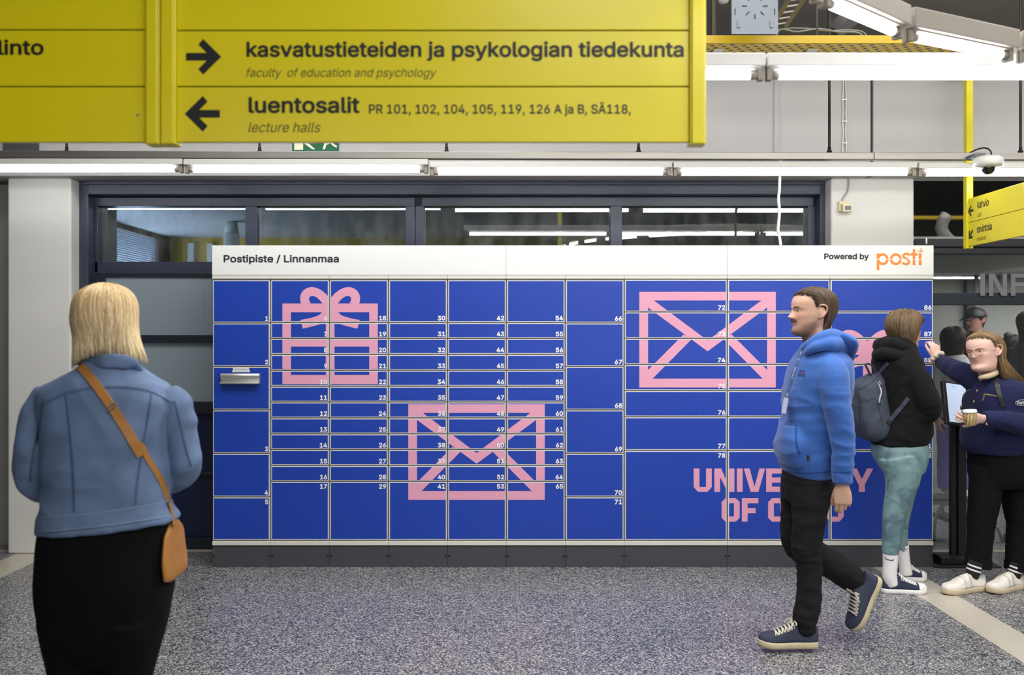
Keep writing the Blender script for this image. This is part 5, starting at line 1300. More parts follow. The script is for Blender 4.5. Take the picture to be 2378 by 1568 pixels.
nm = nt.nodes.new('ShaderNodeMath'); nm.operation = 'MULTIPLY'; nm.inputs[1].default_value = .98; nt.links.new(ad.outputs[0], nm.inputs[0])
nt.links.new(nm.outputs[0], rp.inputs[0]); nt.links.new(rp.outputs[0], b_.inputs['Base Color'])
mb = MB()
sil(mb, [(1018, 2032, 2146, .16), (1035, 2029, 2149, .17), (1055, 2030, 2149, .175), (1075, 2040, 2146, .17), (1095, 2052, 2140, .15)], Yw)
limb(mb, [(2090, 1060, 50, -.07, .9), (2096, 1100, 42, -.075), (2091, 1140, 34, -.08), (2080, 1180, 27.5, -.08), (2074, 1217, 24.5, -.08), (2071, 1253, 22, -.08), (2068.5, 1276, 19.5, -.08), (2068, 1288, 18, -.08)], Yw)
limb(mb, [(2096, 1062, 46, .07, .9), (2098, 1110, 36, .09), (2095, 1160, 26, .11), (2090, 1210, 20, .13), (2092, 1250, 15.5, .14), (2096, 1276, 13.5, .145)], Yw)
union('leggings', mb, .006, 8, M_LEG, t, disp=folds(.0025, (10, 10, 14), 4))
M_SOCK = mat('white_sock', (232, 228, 228), .85, bump=.3, bscale=90, stretch=(4, 4, .15), bdist=.002)
sk = []
for pts in ([(2068, 1281, 17.5, -.08), (2067.5, 1310, 16.5, -.08), (2066, 1338, 16, -.08), (2072, 1360, 15, -.08)], [(2096, 1266, 14, .145), (2098, 1292, 13.5, .15), (2101, 1312, 13.5, .15), (2104, 1335, 14.5, .15)]):
    mb = MB(); mb.smooth = True; limb(mb, pts, Yw, res=14); sk.append(mb.build('sock', M_SOCK, t))
mb = MB(); ribbon(mb, [bvh_of(sk[0])], [(2055, 1294), (2057, 1298.5), (2063, 1300.5), (2074, 1301.5), (2075.5, 1299)], 1.6, Yw-.1, .001, .001, n=18); mb.build('sock_logo', M_BLACK, sk[0])
mb = MB(); ribbon(mb, [bvh_of(sk[1])], [(2094, 1279), (2098, 1280.5), (2103, 1279)], 1.0, Yw+.13, .001, .001, n=10); mb.build('sock_logo', M_BLACK, sk[1])
M_NAVY2 = mat('navy_sneaker', (34, 42, 66), .8, bump=.2, bscale=600, bdist=.001); M_RUB = mat('white_rubber', (232, 230, 228), .45)
ya, yb = Yw-.06, Yw+.30
def gpt(px, Y): return Vector(((px-CX)*Y/F, Y, 0))
shoe(t, gpt(2046, Yw-.07), gpt(2152, Yw-.10), (0, 0, 1), .098, M_NAVY2, M_RUB, M_RUB, sole_h=.028, height=.075, toecap=M_RUB)
shoe(t, gpt(2078, 6.16), gpt(2152, 6.14), (0, 0, 1), .092, M_NAVY2, M_RUB, M_RUB, sole_h=.028, height=.075, toecap=M_RUB)

# backpack (worn, but a thing of its own)
bp = thing('backpack', 'grey-blue backpack on the back of the woman in the black hoodie', 'backpack', tuple(P(2012, 950, Yw)))
M_BAG = mat('slate_canvas', (56, 64, 78), .75, bump=.25, bscale=300, var=.1, vscale=10, bdist=.0015)
mb = MB(); sil(mb, [(868, 2022, 2040, .06), (880, 2000, 2046, .10), (894, 1981, 2049, .125), (912, 1977, 2052, .135), (950, 1974, 2057, .14), (975, 1977, 2063, .14), (992, 1982, 2062, .138), (1006, 1990, 2056, .13), (1016, 2002, 2046, .11), (1023, 2016, 2036, .07)], Yw, p=3.2)
bgo = union('bag', mb, .006, 3, M_BAG, bp, disp=folds(.006, (9, 9, 9), 6.0))
bb = [bvh_of(bgo)]
mb = MB(); ribbon(mb, bb, [(1978, 892), (1996, 903), (2010, 896), (2030, 882), (2040, 872)], 2.2, Yw-.1, .001, .002); ribbon(mb, bb, [(1991, 903), (1995, 940), (1996, 985)], 4, Yw-.14, .002, .0015); mb.build('zip_line', mat('slate_dark', (44, 50, 62), .7), bp)
mb = MB(); ribbon(mb, bb, [(1999, 932), (2015, 930), (2032, 923)], 1.6, Yw-.14, .001, .002); ribbon(mb, bb, [(1999, 932), (2003, 970), (2008, 1000)], 1.6, Yw-.14, .001, .0015); ribbon(mb, bb, [(2032, 923), (2044, 960), (2050, 990)], 1.6, Yw-.14, .001, .0015); mb.build('side_pocket', MATS['slate_dark'], bp)
bh = bb+[bvh_of(ho)]
mb = MB(); mb.smooth = True; mb.tube(spline([tuple(P(x, y, Yw-.03)) for x, y in ((2022, 872), (2014, 856), (2010, 847), (2016, 845), (2026, 850), (2034, 866), (2036, 876))], 24), .006, 8, True, (0, 1, 0), 2.2); mb.build('top_handle', M_BAG, bp)
mb = MB(); ribbon(mb, bh, [(2034, 872), (2042, 864), (2052, 853), (2062, 843)], 7, Yw-.17, .004, .003); mb.build('shoulder_strap', mat('slate_strap', (56, 62, 82), .7), bp); mb = MB(); ribbon(mb, bh, [(2064, 980), (2080, 960), (2096, 941), (2109, 924)], 9, Yw-.17, .004, .003); mb.build('shoulder_strap', mat('slate_strap', (56, 62, 82), .7), bp)
mb = MB(); q = P(2064, 980, Yw-.19); hq, _ = hit(bh, 2064, 980, Yw-.17); q = hq+Vector((0, -.008, 0)); mb.obox(Matrix.Translation(q) @ Matrix.Rotation(.6, 4, 'Y'), .014, .004, .012); mb.build('buckle', M_BLACK, bp, bevel=.002)
mb = MB(); mb.smooth = True; ribbon(mb, bh, [(2040, 886), (2044, 900), (2047, 912), (2044, 922), (2043, 936)], 4.5, Yw-.15, .006, .002); mb.build('reflector_strip', mat('reflector_grey', (196, 198, 200), .4), bp)
mb = MB(); mb.smooth = True; mb.tube(spline([tuple(P(x, y, Yw-.155)) for x, y in ((2039, 884), (2048, 902), (2050, 912), (2046, 926), (2044, 942))], 20), .003, 6); mb.build('cord', M_BLACK, bp)
mb = MB(); hq, _ = hit(bb, 1978, 933, Yw-.1); mb.sphere(hq, .012, .006, .016, 12, 8); mb.build('badge', mat('badge_pink', (206, 150, 150), .6), bp)

# ================================================================ the woman leaning on the lockers
Yl = 5.94
t = person('woman with glasses in navy fleece leaning one hand on the locker side', (P(2290, 1365, Yl).x, Yl, 0))
Hl = head_matrix(2289, 863, Yl-.07, (-0.84, -0.54), (1.04, 1.08, .99), pitch=.05, roll=.10)
mb = MB(); head_shape(mb, Hl, nose=.8, jaw=1.12, ear=-.016)
limb(mb, [(2292, 840, 24, -.03), (2300, 866, 26, 0), (2305, 888, 30, .03)], Yl)
sil(mb, [(880, 2280, 2350, .08), (905, 2268, 2385, .16), (960, 2262, 2390, .17), (1030, 2262, 2390, .16), (1070, 2270, 2385, .16)], Yl+.05)
limb(mb, [(2262, 890, 16, .06), (2225, 862, 14, .18), (2190, 842, 11, .37), (2174, 832, 9, .42)], Yl)
limb(mb, [(2375, 900, 17, -.05), (2395, 985, 15, -.12), (2340, 985, 13, -.2), (2290, 976, 10, -.22), (2278, 974, 9.5, -.22)], Yl)
limb(mb, [(2290, 1060, 28, 0), (2283, 1150, 24, 0), (2276, 1240, 18, 0), (2272, 1310, 13, 0), (2258, 1340, 12, 0)], Yl)
limb(mb, [(2355, 1060, 28, .06), (2366, 1150, 24, .05), (2368, 1240, 18, .03), (2366, 1310, 13, .0), (2352, 1340, 12, 0)], Yl)
# hand flat against the locker side (the wall lies to the left, the palm faces it)
hand(mb, P(2174, 831, Yl+.42), (-.08, .1, .98), (-.12, 1, 0), 1, per=((.7, .7, .4), (.8, .8, .4), (.9, .8, .5), (1., .8, .5)), size=.86, spread=.06, tout=.3)
hand(mb, P(2283, 973, Yl-.24), (-1, -.1, .04), (-.05, .9, .4), 1, per=((.35, .55, .4), (.5, .6, .4), (.55, .6, .45), (.6, .6, .4)), size=.92, tcurl=.25)
union('body', mb, .0034, 2, M_SKIN, t, paint=skin_paint(Hl, (224, 184, 168), blush=.14, lip=(186, 120, 112)))
eyes(Hl, t, (96, 108, 100), (1, -.25, .1)); brows(Hl, t, (140, 112, 84))
# glasses
M_GOLD = mat('thin_gold_frame', (186, 140, 110), .3, .8); M_LENS = glass_mat('lens_glass', (.97, .96, .97), 0.0, 1.2)
gl = MB(); gl.smooth = True; ln = MB()
for s in (1, -1):
    loop = [(0.107-0.002*abs(math.cos(a)), s*(0.036+0.026*math.cos(a)), 0.115+0.021*math.sin(a)) for a in [2*PI*i/24 for i in range(25)]]
    gl.tube([Hl @ Vector(p) for p in loop], .0011, 6); ln.add([Hl @ Vector((p[0]-.0005, p[1], p[2])) for p in loop[:-1]], [tuple(range(24))])
    gl.tube([Hl @ Vector(p) for p in ((.105, s*.061, .119), (.07, s*.076, .121), (.0, s*.08, .122), (-.025, s*.078, .118))], .0011, 6)
gl.tube([Hl @ Vector(p) for p in ((.107, .011, .118), (.112, 0, .121), (.107, -.011, .118))], .0011, 6)
g = gl.build('glasses', M_GOLD, t); ln.build('lens', M_LENS, g)
lk = [(0, .205, .006, -.004), (30, .203, .006, -.004), (55, .195, .006, -.004), (78, .165, .007, -.004), (90, .146, .007, -.003), (106, .144, .008, .0), (112, .10, .012, .006), (117, -.05, .014, .012), (124, -.08, .018, .016), (138, -.085, .032, .04), (160, -.085, .05, .08), (180, -.085, .045, .07), (210, -.06, .03, .04), (238, -.03, .022, .028), (256, .05, .014, .014), (268, .14, .009, .0), (285, .165, .007, -.003), (305, .195, .006, -.004), (330, .203, .006, -.004)]
def lean_flow(v, ph, tt):
    k = max(0.0, (0.085-v.z)/0.15); v.x -= .12*k**1.3*min(1, max(0, (math.degrees(ph) % 360-112)/50)); v.y += .006*k; v.z += 0.012*k; return v
hr = hair(Hl, t, lk, (118, 94, 66), locks=760, rad=.0042, dark=.5, seed=9, top=.009, wave=.16, extra=lean_flow, tipcol=(152, 122, 84))
swept(Hl, hr, [(0, .196), (30, .196), (52, .190), (70, .172), (78, .156), (85, .142), (90, .136)], (120, 176, .05), (122, 98, 70), n=560, rad=.0038, th=(.003, .010, .014), end=lambda q, u: q)
M_FL = mat('navy_fleece', (24, 29, 66), .9, bump=.35, bscale=260, var=.08, vscale=20, sheen=.06, spec=.25, bdist=.0015)
mb = MB()
sil(mb, [(868, 2280, 2326, .085), (880, 2268, 2350, .13), (893, 2258, 2384, .18), (915, 2252, 2402, .21), (948, 2247, 2404, .215), (985, 2243, 2402, .215), (1015, 2241, 2398, .21), (1032, 2241, 2390, .205), (1046, 2246, 2372, .20), (1052, 2256, 2350, .19)], Yl+.03)
limb(mb, [(2285, 905, 30, .05), (2256, 880, 25, .08), (2238, 868, 25, .14), (2215, 857, 22, .26), (2194, 845, 18, .37), (2182, 840, 14, .42)], Yl)
limb(mb, [(2378, 905, 30, -.02), (2396, 945, 30, -.09), (2402, 985, 27, -.15), (2370, 985, 24, -.20), (2330, 977, 21.5, -.225), (2300, 974, 20, -.23), (2284, 973.5, 18, -.235)], Yl)
fo = union('fleece_jacket', mb, .0065, 4, M_FL, t, disp=folds(.007, (7, 7, 9), 9.0))
bf = [bvh_of(fo)]
mb = MB(); limb(mb, [(2274, 878, 5, -.09), (2282, 876, 6, -.11), (2294, 874, 7, -.115), (2310, 868, 7, -.09), (2322, 860, 7, -.02), (2318, 852, 6, .05)], Yl, res=40); union('collar', mb, .005, 3, mat('cream_pile', (196, 176, 148), .95, bump=.5, bscale=200), t)
mb = MB(); mb.smooth = True
M_TAN = mat('tan_button', (168, 134, 96), .4)
for x, y in ((2278.5, 884), (2270, 907.5), (2262.5, 933), (2292, 985)):
    h, _ = hit(bf, x, y, Yl-.2); b1 = MB(); b1.smooth = True; b1.sphere(h, .0085, .004, .0085, 14, 8); b1.build('button', M_TAN, t)
mb = MB(); ribbon(mb, bf, [(2284.5, 915.5), (2300, 917.5), (2315, 920.5)], 1.8, Yl-.2, .001, .002); ribbon(mb, bf, [(2284.5, 916), (2284, 924), (2280, 931)], 1.4, Yl-.2, .003, .002); mb.build('pocket_zip', mat('zip_tan', (176, 140, 84), .4, .4), t)
mb = MB(); ribbon(mb, bf, [(2279, 876), (2273, 900), (2264, 930), (2256, 965), (2250, 1000)], 2, Yl-.2, .0005, .0015); mb.build('placket_seam', mat('navy_seam', (22, 26, 58), .9), t)
mb = MB(); ribbon(mb, bf, [(2357, 936), (2366, 934.5), (2376, 935), (2386, 938)], 13, Yl-.15, .003, .0015, n=14); pt_ = mb.build('sleeve_patch', M_NAVY2, t)
mb = MB(); 
h, _ = hit(bf, 2371, 937, Yl-.1)
v, f = text_mesh('Portland', 0, .085, 0, .019, 0, .02); R = Matrix.Translation(h+Vector((-.028, -.013, -.008))) @ Matrix.Rotation(-.10, 4, 'Y') @ Matrix.Rotation(.16, 4, 'Z'); mb.add([R @ Vector(p) for p in v], f)
mb.tube([R @ Vector((.042+.052*math.cos(a), .001, .009+.018*math.sin(a))) for a in [2*PI*i/28 for i in range(29)]], .001, 5)
mb.build('patch_lettering', mat('patch_white', (206, 206, 210), .7), pt_)
# trousers, socks, shoes
M_BLKT = mat('black_twill', (12, 12, 13), .9, spec=.2, bump=.15, bscale=400, var=.1, vscale=12, bdist=.001)
mb = MB(); Yt = Yl+.03
sil(mb, [(1010, 2262, 2392, .17), (1040, 2256, 2394, .18), (1075, 2255, 2395, .18), (1105, 2256, 2396, .17), (1130, 2262, 2394, .14)], Yt)
limb(mb, [(2291, 1085, 36, -.04), (2289, 1140, 37, -.04), (2283, 1180, 34, -.04), (2279, 1215, 31, -.04), (2275, 1265, 28, -.04), (2272, 1300, 28, -.04), (2271, 1316, 27.5, -.04)], Yt)
limb(mb, [(2360, 1085, 36, .0), (2364, 1140, 38, .0), (2368, 1180, 36, .0), (2371, 1220, 32, .0), (2369, 1270, 31, .0), (2367, 1305, 31, .0), (2366, 1322, 31, .0)], Yt)
to = union('trousers', mb, .0065, 3, M_BLKT, t, disp=folds(.004, (8, 8, 12), 12.0))
mb = MB(); limb(mb, [(2272, 1298, 29.5, -.04), (2272, 1308, 30, -.04), (2271, 1317, 29.5, -.04)], Yt); mb.smooth = True; mb.build('rolled_cuff', M_BLKT, t); mb = MB(); limb(mb, [(2367, 1305, 32.5, 0), (2367, 1314, 33, 0), (2366, 1324, 32.5, 0)], Yt); mb.smooth = True; mb.build('rolled_cuff', M_BLKT, t)
for pts in ([(2268, 1305, 17, -.05), (2262, 1322, 16, -.05), (2256, 1340, 15, -.05)], [(2362, 1308, 17, -.0), (2357, 1326, 16, -.0), (2352, 1342, 15, -.0)]):
    mb = MB(); mb.smooth = True; limb(mb, pts, Yl, res=12); so = mb.build('sock', mat('black_sock', (26, 26, 28), .9), t)
    mb = MB(); mb.smooth = True; p0, p1 = pts[0], pts[2]
    for w in (.30, .55): x, y = p0[0]+(p1[0]-p0[0])*w, p0[1]+(p1[1]-p0[1])*w; limb(mb, [(x+.5, y-2, 16.8, p0[3]), (x-.6, y+1.6, 16.6, p0[3])], Yl, res=4)
    mb.build('sock_stripe', M_SOCK, so)
M_WS = mat('white_leather', (222, 216, 206), .5); M_WSOLE = mat('worn_sole', (196, 182, 152), .6, var=.1, vscale=40)
shoe(t, gpt(2286, 5.92), gpt(2190, 5.80), (0, 0, 1), .108, M_WS, M_WSOLE, None, sole_h=.032, height=.085, straps=M_WS)
shoe(t, gpt(2376, 5.97), gpt(2296, 5.82), (0, 0, 1), .108, M_WS, M_WSOLE, None, sole_h=.032, height=.085, straps=M_WS)
# scrunchie: gathered cloth ring on the wrist
sc0 = P(2174, 831, Yl+.42); ad_ = (P(2194, 845, Yl+.37)-sc0).normalized(); e1 = ad_.cross(Vector((0, 0, 1))).normalized(); e2 = ad_.cross(e1); ring = []; mb = MB(); mb.smooth = True
for i in range(97):
    a = 2*PI*i/96; r = .038+.006*math.sin(a*11); ring.append(sc0+e1*r*math.cos(a)+e2*r*math.sin(a)+ad_*(.004+.007*math.sin(a*8)))
mb.tube(ring, [.0135+.0035*math.sin(i*1.3) for i in range(97)], 10); tag(mb.build('scrunchie', mat('beige_scrunchie', (202, 184, 168), .9, bump=.4, bscale=120)), 'beige scrunchie round the wrist of the hand on the locker side', 'scrunchie')
# coffee cup
c0, c1 = P(2254.5, 989, Yl-.27), P(2252, 957, Yl-.27); cu = thing('coffee_cup', 'brown patterned paper coffee cup with white lid in the leaning woman’s hand', 'cup', tuple(c0)); ax = (c1-c0)
mb = MB(); mb.smooth = True; mb.tube([c0, c0+ax*.05, c1], [.0255, .027, .037], 28)
mk_ = mat('kraft_cup', (150, 126, 84), .6); ntc = mk_.node_tree; wv_ = ntc.nodes.new('ShaderNodeTexWave'); wv_.inputs['Scale'].default_value = 22; wv_.inputs['Distortion'].default_value = 9; wv_.inputs['Detail Scale'].default_value = .6
tcc = ntc.nodes.new('ShaderNodeTexCoord'); rmp = ntc.nodes.new('ShaderNodeValToRGB'); rmp.color_ramp.elements[0].color = (*lin((112, 92, 54)), 1); rmp.color_ramp.elements[1].color = (*lin((176, 152, 104)), 1)
ntc.links.new(tcc.outputs['Object'], wv_.inputs['Vector']); ntc.links.new(wv_.outputs[0], rmp.inputs[0]); ntc.links.new(rmp.outputs[0], ntc.nodes['Principled BSDF'].inputs['Base Color'])
mb.build('cup_body', mk_, cu)
mb = MB(); mb.smooth = True; u = ax.normalized(); mb.tube([c1-u*.004, c1, c1+u*.006, c1+u*.012, c1+u*.014], [.0385, .0395, .038, .0365, .030], 28); mb.build('lid', M_WHITE, cu)
# her rucksack: only the straps and chest buckle show
rk = thing('rucksack', 'black rucksack on the back of the woman in the navy fleece, strap over her shoulder', 'backpack', tuple(P(2370, 940, Yl+.25)))
mb = MB(); ribbon(mb, bf, [(2309, 873), (2313, 890), (2318, 912), (2325, 934), (2330, 945)], 11, Yl-.2, .004, .004); mb.build('shoulder_strap', M_BLACK, rk)
h, _ = hit(bf, 2315.5, 897, Yl-.2); mb = MB()
for r in (.7, -.7): mb.obox(Matrix.Translation(h+Vector((0, -.012, 0))) @ Matrix.Rotation(r, 4, 'Y'), .013, .002, .0025)
mb.build('strap_clip', M_ZINC, rk)
mb = MB(); sil(mb, [(900, 2330, 2420, .08), (930, 2320, 2430, .10), (1000, 2318, 2432, .11), (1030, 2330, 2425, .09)], Yl+.31); union('bag', mb, .01, 3, M_BLACK, rk)
mb = MB(); mb.smooth = True; mb.tube(spline([tuple(P(x, y, Yl-.16)) for x, y in ((2252, 905), (2242, 912), (2236, 924), (2235, 940), (2236, 955))], 20), .0035, 6, True, (0, 1, 0), 2.0); mb.obox(Matrix.Translation(P(2233, 947, Yl-.165)), .006, .004, .012); mb.build('hanging_strap', M_BLACK, rk)

# ================================================================ the blonde woman seen from behind
Yb = 3.303
t = person('blonde woman in denim jacket and black trousers standing with her back turned', (P(250, 784, Yb).x, Yb, 0))
Hb = head_matrix(247, 828, Yb, (-.06, 1.0), (1.0, 1.0, 1.02), pitch=.06, roll=-.03)
mb = MB(); head_shape(mb, Hb)
limb(mb, [(254, 800, 34, 0), (255, 840, 36, -.02), (255, 875, 44, -.02)], Yb)
sil(mb, [(865, 200, 312, .07), (910, 120, 375, .10), (1000, 130, 375, .11), (1130, 125, 375, .10), (1230, 110, 390, .11), (1330, 112, 388, .12), (1400, 115, 380, .12)], Yb)
limb(mb, [(105, 935, 33, 0), (80, 1060, 28, .02), (90, 1130, 26, .08), (130, 1130, 22, .20), (190, 1105, 18, .30)], Yb)
limb(mb, [(400, 930, 33, 0), (432, 1050, 28, .02), (430, 1100, 26, .08), (385, 1110, 22, .20), (330, 1095, 18, .30)], Yb)
for x in (175, 310): limb(mb, [(x, 1350, 56, 0), (x, 1500, 48, 0), (x-2, 1650, 36, 0), (x-2, 1800, 26, 0), (x-2, 1815, 24, .03)], Yb)
hand(mb, P(190, 1105, Yb+.30), (.8, .5, .15), (0, .2, 1), -1, curl=(.5, .5, .4), size=.95)
hand(mb, P(330, 1095, Yb+.30), (-.8, .5, .15), (0, .2, 1), 1, curl=(.5, .5, .4), size=.95)
union('body', mb, .0045, 2, M_SKIN, t, paint=skin_paint(Hb, (216, 176, 154)))
eyes(Hb, t); brows(Hb, t, (150, 120, 84))
bk = [(0, .185, .012, .01), (28, .17, .014, .012), (42, .11, .018, .02), (55, .01, .024, .034), (75, -.012, .030, .040), (95, -.026, .032, .042), (120, -.020, .030, .036), (150, .0, .026, .020), (180, .010, .026, .012), (210, .004, .026, .024), (240, -.012, .024, .050), (265, -.014, .022, .066), (290, -.004, .022, .058), (305, .01, .020, .04), (318, .11, .018, .02), (332, .17, .014, .012)]
hair(Hb, t, bk, (206, 172, 120), locks=1100, rad=.0040, dark=.5, seed=21, top=.010, wave=.035, tipcol=(234, 214, 174))
M_DEN = mat('blue_denim', (98, 119, 152), .85, bump=.35, bscale=380, var=.32, vscale=8, detail=6, bdist=.001)
mb = MB()
sil(mb, [(838, 200, 312, .085), (858, 182, 332, .10), (880, 140, 362, .12), (900, 104, 392, .135), (930, 92, 408, .145), (975, 98, 402, .15), (1030, 106, 396, .15), (1100, 108, 392, .145), (1160, 104, 392, .145), (1195, 97, 400, .15, 0, .05), (1214, 93, 408, .155, 0, .10), (1221, 94, 409, .155, 0, .10)], Yb, n=40)
limb(mb, [(118, 912, 32, 0), (96, 960, 42, -.005), (82, 1020, 42, 0), (74, 1080, 39, .02), (78, 1118, 36, .05), (96, 1134, 33, .10), (130, 1128, 30, .18), (170, 1112, 26, .26)], Yb)
limb(mb, [(385, 910, 32, 0), (410, 955, 40, -.005), (422, 1015, 38, 0), (430, 1070, 36, .02), (424, 1104, 33, .06), (405, 1112, 30, .11), (375, 1106, 28, .19), (340, 1098, 25, .26)], Yb)
fb = folds(.008, (6, 6, 9), 15.0); 
def den_disp(co, n):
    px = CX+co.x*F/co.y; py = CY-(co.z-EYE)*F/co.y; d = fb(co, n)
    if px > 395: d += .010*max(-.4, noise.noise(Vector((co.x*8, co.y*8, co.z*17-co.x*8))))
    return d
de = union('denim_jacket', mb, .0065, 4, M_DEN, t, disp=den_disp)
bd = [bvh_of(de)]
mb = MB(); limb(mb, [(186, 868, 15, .03, .5), (206, 852, 17, -.05, .5), (230, 842, 17, -.085, .5), (256, 838, 17, -.095, .5), (285, 840, 17, -.085, .5), (308, 848, 17, -.05, .5), (324, 862, 13, .03, .5)], Yb, res=50); union('collar', mb, .005, 3, M_DEN, t, disp=folds(.003, (15, 15, 15), 3))
M_SEAM = mat('denim_seam_pale', (66, 84, 120), .9, bump=.5, bscale=300)
for pts in (([(90, 946), (150, 915), (215, 902), (290, 900), (350, 910), (405, 938)]), ([(152, 917), (158, 970), (166, 1050), (170, 1120), (172, 1190)]), ([(352, 912), (342, 980), (328, 1060), (318, 1130), (314, 1180)]), ([(405, 930), (418, 985), (432, 1045), (444, 1085)]), ([(100, 925), (92, 985), (76, 1060), (70, 1120)])):
    mb = MB()
    for o_ in (-1.7, 1.7): ribbon(mb, bd, [(x+o_, y+(o_ if pts[0][0] == 90 else 0)) for x, y in pts], 1.5, Yb-.15, .0004, .0012)
    mb.build('seam', M_SEAM, t)
mb = MB(); ribbon(mb, bd, [(96, 1219), (170, 1212), (260, 1202), (340, 1190), (402, 1180)], 38, Yb-.15, .002, .002, n=50); mb.build('waistband', M_DEN, t)
mb = MB()
for y0 in (0, 17): ribbon(mb, bd, [(97, 1202+y0*1.9), (170, 1196+y0*1.9), (260, 1186+y0*1.9), (340, 1174+y0*1.9), (402, 1163+y0*1.9)], 1.6, Yb-.15, .0046, .001, n=40)
mb.build('waistband_stitching', mat('pale_stitch', (128, 142, 166), .9), t)
mb = MB(); sil(mb, [(1195, 112, 390, .125), (1215, 99, 396, .14), (1241, 97, 397, .145), (1300, 92, 398, .165), (1347, 91, 398, .175), (1421, 97, 389, .165), (1480, 104, 376, .145), (1515, 112, 364, .12), (1540, 128, 350, .085), (1552, 150, 330, .05)], Yb, n=40)
limb(mb, [(172, 1430, 74, 0, 1.5), (176, 1509, 67, 0, 1.25), (178, 1580, 61, 0, 1.1), (178, 1680, 52, 0), (176, 1780, 46, 0), (176, 1812, 45, 0)], Yb)
limb(mb, [(308, 1430, 78, 0, 1.5), (304, 1509, 64, 0, 1.25), (298, 1580, 54, 0, 1.15), (297, 1680, 50, 0), (298, 1780, 46, 0), (298, 1812, 45, 0)], Yb)
union('trousers', mb, .008, 10, mat('black_jersey', (10, 10, 11), .95, spec=.15), t, disp=folds(.004, (6, 6, 6), 18.0))
for x in (176, 300): shoe(t, gpt(x, Yb-.09), gpt(x-6, Yb+.17), (0, 0, 1), .095, M_BLACK, M_WHITE, None, sole_h=.03, height=.085)
# crossbody bag
cb = thing('crossbody_bag', 'tan leather crossbody bag hanging at the blonde woman’s right hip', 'bag', tuple(P(404, 1280, Yb)))
M_TANL = mat('tan_leather', (166, 112, 48), .5, bump=.15, bscale=200, var=.08, vscale=12)
mb = MB(); ribbon(mb, bd, [(188, 850), (212, 878), (240, 915), (263, 948), (290, 990), (315, 1032), (331, 1058)], 20, Yb-.15, .004, .004, n=44, wtab=(9, 11)); mb.build('wide_strap', M_TANL, cb)
mb = MB(); ribbon(mb, bd, [(327, 1030), (345, 1066), (362, 1092), (378, 1120), (388, 1150), (394, 1166)], 12, Yb-.15, .003, .003, n=36); mb.build('thin_strap', M_TANL, cb)
h, _ = hit(bd, 262, 946, Yb-.15); mb = MB(); mb.smooth = True; mb.tube([h+Vector((.018*math.cos(a)*.9, -.010, .008*math.sin(a)+.012*math.cos(a))) for a in [2*PI*i/20 for i in range(21)]], .0022, 6); mb.build('buckle', M_ZINC, cb)
mb = MB(); mb.smooth = True; mb.tube(spline([tuple(P(x, y, Yb-.02)) for x, y in ((394, 1166), (398, 1185), (403, 1205), (404, 1222))], 12), .0035, 6, True, (0, 1, 0), 3.0); mb.build('lower_strap', M_TANL, cb)
mb = MB(); sil(mb, [(1206, 399, 408, .02), (1216, 397, 411, .05), (1240, 397, 412, .09), (1290, 397, 414, .11), (1322, 397, 417, .11), (1336, 398, 414, .10), (1342, 400, 410, .07)], Yb+.02, p=2.6); union('pouch', mb, .004, 3, M_TANL, cb, disp=folds(.003, (20, 10, 8), 2.0))

